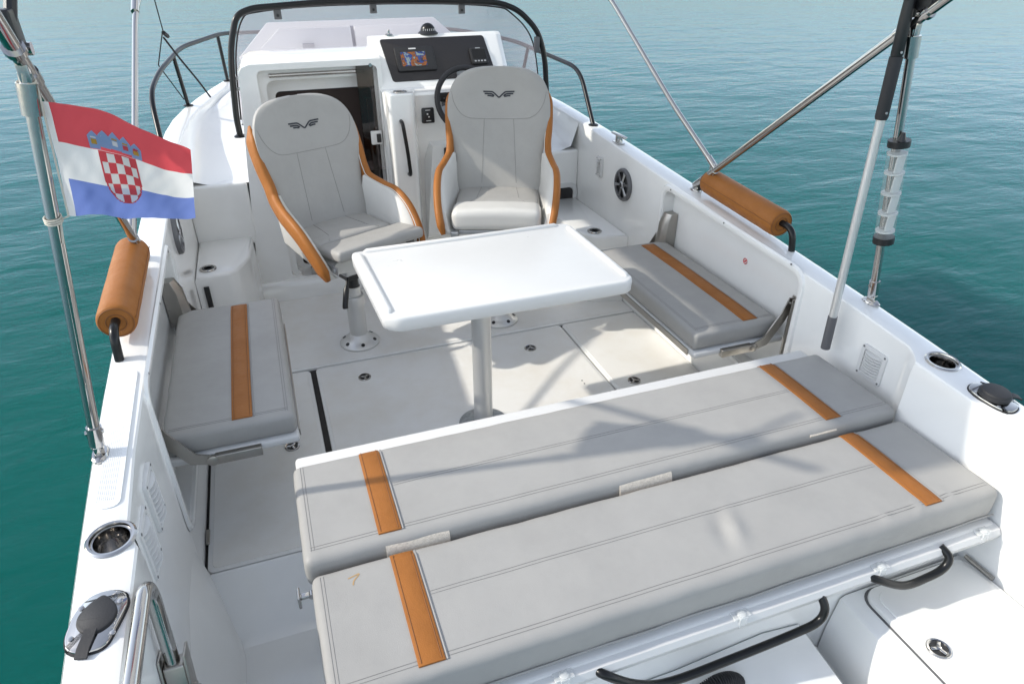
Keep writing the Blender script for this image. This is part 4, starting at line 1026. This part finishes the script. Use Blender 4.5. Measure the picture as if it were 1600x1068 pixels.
# deck filler / shore sockets on the gunwales
for s, (x, y), az in ((-1, (-1.262, 1.165), 0), (1, (1.245, 1.125), 0)):
    e = empty('deck_socket', (x, y, zg(y)), label='chrome deck socket with black rubber cap on the ' + ('port gunwale' if s < 0 else 'starboard gunwale'), cat='socket', group='capped deck sockets')
    e.rotation_euler = (math.atan(.065), 0, R(-8) if s < 0 else R(8))
    k = 1 if s < 0 else .85
    base = rpoly([(-.057*k, -.045), (-.030, -.078), (.035*k, -.072), (.058*k, .045), (.03, .078), (-.030*k, .076), (-.055*k, .035)], .026, 5)
    mb = MB(); plate(base, -.001, .003, .0, mb); mb.build('gasket', 'black_rubber', e)
    b2 = [(a*.955, b_*.955) for a, b_ in base]; mb = MB(); plate(b2, .002, .009, .004, mb); mb.build('plate', 'stainless', e)
    capo = rpoly([(.0, .062), (.028, .036), (.040, .010), (.034, -.016), (.012, -.034), (-.016, -.034), (-.037, -.012), (-.040, .012), (-.025, .040)], .012, 4)
    mb = MB(); hh = .017 if s < 0 else .033
    plate(capo if s < 0 else [(.041*math.cos(2*math.pi*q_/28), .041*math.sin(2*math.pi*q_/28)) for q_ in range(28)], .009, hh, .005, mb)
    if s > 0: mb.lathe([(.046, .012), (.046, .022), (.040, .026)], 28)
    mb.build('cap', 'black_rubber', e)
    sy = -1
    mb = MB(); mb.loft([[(a, b_, z) for a, z in ((-.012, z0), (.012, z0), (.012, z0 + .005), (-.012, z0 + .005))] for b_, z0 in ((-.025, .013), (-.045, .0105), (-.066, .0095), (-.084, .003))], T=Matrix.Rotation(R(-6 if s < 0 else 62), 4, 'Z')); mb.build('cap_strap', 'black_rubber', e)
    mb = MB()
    for a, b_ in ((.036*k, .040), (-.040*k, .036), (.040*k, -.036), (-.040*k, -.036)): mb.lathe([(.006, .008), (.006, .0105), (.003, .0115)], 10, T=TL(a, b_, 0))
    mb.build('screw', 'stainless', e)
def speaker(s, y, z, label):
    e = empty('speaker', (s*1.2385, y, z), label=label, cat='speaker', group='round cockpit speakers'); e.matrix_world = wallT(s, 1.2385, y, z)
    mb = MB(); mb.lathe([(.098, 0), (.098, .014), (.092, .022), (.080, .023), (.077, .018)], 40, cap=(True, False)); mb.build('ring', 'grey_plastic', e)
    mb = MB(); mb.lathe([(.079, .010), (.060, .006), (.030, .004), (.001, .004)], 32); mb.build('cone', 'black_plastic', e)
    for k in range(6):
        mb = MB(); mb.loft([[(x, y_, z_) for y_, z_ in ((-w_, .017), (w_, .017), (w_*.6, .023), (-w_*.6, .023))] for x, w_ in ((.016, .006), (.05, .007), (.080, .012))], T=Matrix.Rotation(R(60*k + 12), 4, 'Z')); mb.build('grille_bar', 'silver_plastic' if k % 2 else 'grey_plastic', e)
    mb = MB(); mb.lathe([(.021, .010), (.021, .022), (.016, .027)], 22); mb.lathe([(.015, .0265), (.014, .0275)], 18, mi=1); mb.build('dust_cap', ['silver_plastic', 'black_plastic'], e)
speaker(1, 3.54, .735, 'round grey cockpit speaker on the starboard side beyond the table')
speaker(-1, 3.42, .795, 'round grey cockpit speaker on the port side below the flag')
def vent(s, y, z, w_, h_, label, n=8, xw=1.236):
    e = empty('louvre_vent', (s*xw, y, z), label=label, cat='vent', group='white louvre vents'); e.matrix_world = wallT(s, xw, y, z)
    mb = MB(); out = rrect(w_, h_, .012, 4); inn = rrect(w_ - .034, h_ - .034, .006, 4)
    mb.loft([[(a, b_, 0) for a, b_ in out], [(a, b_, .010) for a, b_ in out], [(a*.975, b_*.985, .0135) for a, b_ in out], [(a, b_, .0135) for a, b_ in inn], [(a, b_, .001) for a, b_ in inn]], (False, False)); mb.build('frame', 'white_plastic', e)
    mb = MB(); plate(inn, .0004, .0012, 0, mb); mb.build('shade_backing', 'shade_seam_grey', e)  # white backing; the bluish shade between the slats is in its colour
    for i in range(n):
        yy_ = lerp(-(h_ - .05)/2, (h_ - .05)/2, i/(n - 1)); mb = MB()
        a = (w_ - .038)/2; mb.loft([[(x, yy_ - .0035, .002), (x, yy_ + .0042, .002), (x, yy_ - .001, .022*k), (x, yy_ - .0045, .0215*k)] for x, k in ((-a, .6), (-a*.6, 1.0), (0, 1.15), (a*.6, 1.0), (a, .6))]); mb.build('slat', 'white_plastic', e)
    mb = MB()
    for a in (-1, 1):
        for b_ in (-1, 1): mb.lathe([(.0042, .0125), (.0042, .0148)], 8, T=TL(a*(w_/2 - .010), b_*(h_/2 - .010), 0))
    mb.build('screw', 'grey_plastic', e)
vent(1, 1.555, .640, .118, .130, 'white louvre vent above the stern bench on the starboard side')
vent(1, 3.865, .755, .075, .125, 'small white louvre vent beside the starboard speaker')
vent(-1, 1.690, .645, .120, .175, 'white louvre vent on the port side, the forward one of two')
vent(-1, 1.520, .635, .120, .175, 'white louvre vent on the port side, nearest the port cup holder')
# fold-down mooring cleat on the starboard gunwale
e = empty('mooring_cleat', (1.275, 3.72, zg(3.72)), label='clear pop-up cleat on the starboard gunwale ahead of the bimini foot', cat='cleat')
mb = MB(); mb.rbox(-.022, .022, -.045, .045, 0, .006, .003); mb.rbox(-.012, .012, -.026, -.012, 0, .045, .004); mb.rbox(-.012, .012, .012, .026, 0, .045, .004); mb.build('base', 'stainless', e)
mb = MB(); mb.rbox(-.013, .013, -.085, .085, .040, .054, .006); mb.build('horn', 'stainless', e)
# cabin porthole in the starboard riser
e = empty('cabin_window', (1.105, 4.199, .445), label='small dark cabin window with white frame behind the helm seat', cat='window')
T = frame((0, 0, 0), (1, 0, 0), (0, 0, 1))
mb = MB(); out = rrect(.265, .235, .06, 6); inn = rrect(.20, .165, .035, 6)
mb.loft([[(a, b_, -.002) for a, b_ in out], [(a*.98, b_*.98, .008) for a, b_ in out], [(a*1.05, b_*1.05, .010) for a, b_ in inn], [(a, b_, .002) for a, b_ in inn]], (False, False), T=T); mb.build('frame', 'white_plastic', e)
mb = MB(); plate(inn, .001, .003, 0, mb, T=T); mb.build('pane', 'dash_panel', e)
# mandatory-notice sticker in the starboard recess
e = empty('sticker', (1.300, 2.43, .685), label='tiny round red and white sticker in the starboard seat recess', cat='sticker'); e.matrix_world = wallT(1, 1.3005, 2.43, .685)
mb = MB(); mb.lathe([(.016, 0), (.016, .0006)], 20); mb.build('disc', 'white_plastic', e)
mb = MB(); mb.tube([(.013*math.cos(2*math.pi*k/20), .013*math.sin(2*math.pi*k/20), .0008) for k in range(20)], .0022, 4, closed=True); mb.rbox(-.012, .012, -.002, .002, .0005, .002, .0004, T=Matrix.Rotation(R(40), 4, 'Z')); mb.rbox(-.004, .004, -.006, .006, .0005, .0018, .0004); mb.build('print', 'red_ink', e)
# hose in the splash well
e = empty('drain_hose', (.19, .915, .15), label='black ribbed hose at the bottom edge below the long handle', cat='hose')
mb = MB(); pth = [(.075*math.cos(a), -.02, .075*math.sin(a) - .03) for a in (R(8*k) for k in range(0, 24))]
big = []; rad = []
for i in range(120):
    t = i/119*(len(pth) - 1); k = min(int(t), len(pth) - 2); big.append(V(pth[k]).lerp(V(pth[k+1]), t - k)); rad.append(.022 + .0025*(1 if i % 3 else -1))
mb.tube(big, rad, 14); mb.build('tube', 'black_rubber', e)

# ---------------------------------------------------------------- boarding rail at the port passage
e = empty('boarding_rail', (-1.148, 1.05, .30), label='polished folding tube rail in the port passage, lower left', cat='railing')
o = (-1.148, 1.05, .30)
mb = MB(); mb.tube(bend([(-1.178, .60, .778), (-1.178, .98, .782), (-1.178, 1.262, .775), (-1.172, 1.19, .50)], .075, 8), .0165, 14); P(mb, o, 'tube', 'stainless', e)
mb = MB(); T = frame((-1.170, 1.20, .535), (1, 0, 0), (0, -.27, -.95))
mb.rbox(-.024, .024, -.010, .10, -.024, .024, .006, T=T); mb.rbox(-.030, -.024, -.035, .10, -.028, .028, .002, T=T); mb.rbox(.024, .030, -.035, .10, -.028, .028, .002, T=T); mb.rbox(-.022, .040, .08, .30, -.02, .02, .005, T=T)
mb.lathe([(.009, -.036), (.009, .036)], 12, T=T @ TL(0, .07, 0) @ Matrix.Rotation(R(90), 4, 'Y'))
P(mb, o, 'bracket', 'brushed_steel', e)

# ---------------------------------------------------------------- boat hook and rod tube on the starboard strut
e = empty('boat_hook', (1.175, 1.74, .60), label='silver boat hook pole with black grip leaning by the starboard strut', cat='boat hook')
o = (1.175, 1.74, .60)
a = V((1.178, 1.735, .62)); b_ = V((1.166, 1.762, 1.84)); d = (b_ - a)
mb = MB(); mb.tube([a + d*.10, a + d*.72], .0150, 16); P(mb, o, 'pole', 'aluminium', e)
mb = MB(); mb.tube([a, a + d*.115], .0175, 16); P(mb, o, 'end_sleeve', 'grey_plastic', e)
mb = MB(); mb.tube([a + d*.715, a + d*.722, a + d*.87, a + d*.873], [.0185, .0205, .0205, .019], 16); P(mb, o, 'grip', 'black_rubber', e)
mb = MB(); mb.tube([a + d*.872, a + d*.877, a + d*.96, a + d*1.06], [.0165, .0185, .0185, .016], 16); mb.tube(crom([a + d*1.0, a + d*1.04 + V((-.03, 0, 0)), a + d*1.01 + V((-.055, 0, 0))], 4), .011, 10); P(mb, o, 'hook_head', 'black_plastic', e)
mb = MB()
for t, x in ((.735, 1), (.885, 1)): mb.lathe([(.004, 0), (.004, .003)], 8, T=frame(a + d*t + V((-.006, -.0205, 0)), (1, 0, 0), (0, 0, 1)))
P(mb, o, 'rivet', 'silver_plastic', e)
sA = V((1.322, 1.715, zg(1.715) + .03)); sB = V((1.203, 1.748, 1.765)); d = (sB - sA)
k0 = (1.062 - sA.z)/d.z; k1 = (1.425 - sA.z)/d.z
e = empty('tube_lamp', tuple(sA + d*k0), label='clear segmented plastic tube lamp with black ends on the starboard strut', cat='lamp')
o = tuple(sA + d*k0)
off = V((-.004, -.012, 0))
p0, p1 = sA + d*k0 + off, sA + d*k1 + off; dd = p1 - p0
mb = MB(); mb.tube([p0 + dd*.05, p0 + dd*.95], .0330, 24, cap=False); P(mb, o, 'lens', 'lamp_lens', e)
for t0, t1 in ((-.01, .055), (.945, 1.005)):
    mb = MB(); mb.tube([p0 + dd*t0, p0 + dd*t1], .0355, 24); P(mb, o, 'end_cap', 'black_plastic', e)
mb = MB(); mb.tube([p0 + dd*1.0 + V((-.005, -.012, 0)), p0 + dd*1.08 + V((.0, -.012, 0))], [.015, .006], 8); P(mb, o, 'clip', 'black_plastic', e)
for i, t in enumerate((.12, .30, .50, .70, .88)):
    mb = MB(); mb.tube([p0 + dd*(t - .008), p0 + dd*(t + .008)], .0322, 20); P(mb, o, 'divider', 'white_plastic', e)
for t in (.21, .40, .60, .79):
    mb = MB(); mb.rbox(-.018, .018, -.003, .003, -.030, .030, .002, T=TL(*(p0 + dd*t + V((-.003, -.019, 0))))); P(mb, o, 'lamp_board', 'white_plastic', e)

# ---------------------------------------------------------------- flag on the port strut
sA = V((-1.322, 1.715, zg(1.715) + .03)); sB = V((-1.203, 1.748, 1.765)); dP = sB - sA
def pole_at(z): return sA + dP * ((z - sA.z) / dP.z)
fl = empty('flag', tuple(pole_at(1.46)), label='small red white and blue flag with checkered shield on the port strut', cat='flag')
FO = tuple(pole_at(1.46))
cTL, cBL = pole_at(1.708) + V((.022, -.01, 0)), pole_at(1.462) + V((.034, -.012, 0))
cTR, cBR = V((-.926, 1.725, 1.580)), V((-.962, 1.880, 1.383))
def FP(u, v, off=0):
    """u along the fly, v up"""
    a = cBL.lerp(cTL, v); b = cBR.lerp(cTR, v); p_ = a.lerp(b, u)
    p_ = p_ + V((0, .022*math.sin(u*5.2 + .4 + v*1.3)*(.3 + u) + .010*math.sin(u*11 + v*3), .030*math.sin(u*math.pi)*(v**2) - .006*math.sin(u*math.pi)*(1 - v)))
    p_ = p_ + V((0, .006*noise.noise(V((u*7 + v*2.5, v*2.2, 1.7))) + .004*noise.noise(V((u*13 - v*6, v*5, 4.1))), .003*noise.noise(V((u*6, v*6, 9)))))
    return p_ + V((0, -off, 0))
mb = MB(); nu, nv = 44, 30
mb.v = [tuple(FP(i/nu, j/nv)) for j in range(nv + 1) for i in range(nu + 1)]
for j in range(nv):
    for i in range(nu):
        a = j*(nu+1) + i; mb.f.append((a, a+1, a+nu+2, a+nu+1))
        mb.m.append(1 if (i < 2) else (0 if j >= nv*2/3 else (1 if j >= nv/3 else 2)))
cl = P(mb, FO, 'cloth', ['flag_red', 'flag_white', 'flag_blue'], fl, 90)
# coat of arms: 5 x 5 checks clipped to a shield, crown of five small shields
def shield_w(t):  # half width of the shield, t 0 bottom .. 1 top
    return .125 * min(1, math.sqrt(max(0, 1 - (1 - min(1, t/.55))**2.2)))
mb = MB(); N = 40
u0, v0, v1 = .455, .175, .665
for a in range(N):
    for b_ in range(N):
        uu = (a + .5)/N*2 - 1; t = (b_ + .5)/N
        w_ = shield_w(t)
        if abs(uu)*.135 > w_ + .010: continue
        edge = abs(uu)*.135 > w_ - .004 or b_ in (N - 1,) 
        ca = int((a + .5)/N*5.0*1.0 + 0); cb = int((1 - t)*5)
        red = ((ca + cb) % 2 == 0) or edge
        q_ = [(u0 + (x/N*2 - 1)*.135, v0 + (y/N)*(v1 - v0)) for x, y in ((a, b_), (a+1, b_), (a+1, b_+1), (a, b_+1))]
        k = len(mb.v); mb.v += [tuple(FP(x, y, .0012)) for x, y in q_]; mb.f.append((k, k+1, k+2, k+3)); mb.m.append(0 if red else 1)
for i in range(5):
    cu = u0 + (i - 2)*.074; cv = .735 + .028*(1 - ((i - 2)/2)**2)
    for (w_, h0, h1, mi, of_) in ((.036, -.062, .080, 2, .0012), (.019, -.026, .014, (3, 0, 1, 0, 3)[i], .0020), (.019, .022, .034, (1, 1, 3, 3, 0)[i], .0020)):
        if mi == 2: g_ = [(-w_, h0), (w_, h0), (w_*1.12, h1*.45), (w_*.55, h1*.80), (0, h1*1.08), (-w_*.55, h1*.80), (-w_*1.12, h1*.45)]
        else: g_ = [(-w_, h0), (w_, h0), (w_, h1), (-w_, h1)]
        k = len(mb.v); mb.v += [tuple(FP(cu + x, cv + y, of_)) for x, y in g_]; mb.f.append(tuple(range(k, k + len(g_)))); mb.m.append(mi)
P(mb, FO, 'coat_of_arms', ['flag_red', 'flag_white', 'flag_sky', 'flag_gold'], fl, 90)
mb = MB()
for z in (1.742, 1.455):
    p_ = pole_at(z)
    for k in (-.005, .0, .005): mb.tube([p_ + V((.0175*math.cos(a), .0175*math.sin(a), k + .004*math.sin(a))) for a in (2*math.pi*i/18 for i in range(18))], .0022, 5, closed=True)
mb.tube([pole_at(1.742) + V((.018, -.004, 0)), cTL], .002, 5); mb.tube([pole_at(1.455) + V((.018, -.004, 0)), cBL], .002, 5); mb.tube([pole_at(1.455) + V((.016, -.008, 0)), pole_at(1.40) + V((.014, -.012, 0))], .0022, 5)
mb.tube([cBL, cTL], .0022, 5)
P(mb, FO, 'halyard', 'rope', fl)

# ---------------------------------------------------------------- small hardware built together above becomes one object per piece
def split_pieces(o, gap=.004):
    me = o.data; n = len(me.vertices); par = list(range(n))
    def find(a):
        while par[a] != a: par[a] = par[par[a]]; a = par[a]
        return a
    for ed in me.edges:
        a, b = find(ed.vertices[0]), find(ed.vertices[1])
        if a != b: par[a] = b
    isl = {}
    for i in range(n): isl.setdefault(find(i), []).append(i)
    if len(isl) < 2: return
    keys = list(isl); bb = []
    for k in keys:
        cs_ = [me.vertices[i].co for i in isl[k]]
        bb.append([(min(c[a] for c in cs_) - gap, max(c[a] for c in cs_) + gap) for a in range(3)])
    cp_ = list(range(len(keys)))
    def f2(a):
        while cp_[a] != a: a = cp_[a]
        return a
    for i in range(len(keys)):
        for j in range(i):
            if all(bb[i][a][0] <= bb[j][a][1] and bb[j][a][0] <= bb[i][a][1] for a in range(3)): cp_[f2(i)] = f2(j)
    cl_ = {}
    for i, k in enumerate(keys): cl_.setdefault(f2(i), set()).update(isl[k])
    if len(cl_) < 2: return
    base = o.name.split('.')[0]
    for c, vs in cl_.items():
        bm = bmesh.new(); bm.from_mesh(me); bm.verts.ensure_lookup_table()
        bmesh.ops.delete(bm, geom=[v_ for v_ in bm.verts if v_.index not in vs], context='VERTS')
        m2 = bpy.data.meshes.new(base); bm.to_mesh(m2); bm.free()
        for q_ in me.materials: m2.materials.append(q_)
        q_ = o.copy(); q_.data = m2; q_.name = base; col.objects.link(q_)
    for ch in list(o.children): ch.parent = o.parent
    bpy.data.objects.remove(o)
KEEP = {'coat_of_arms', 'wing_logo', 'scale_mark', 'print', 'floor_hatch', 'front_cushion', 'rear_cushion', 'cushion', 'water'}
for o in [q_ for q_ in scene.objects if q_.type == 'MESH' and q_.name.split('.')[0] not in KEEP and q_.parent]:
    split_pieces(o)
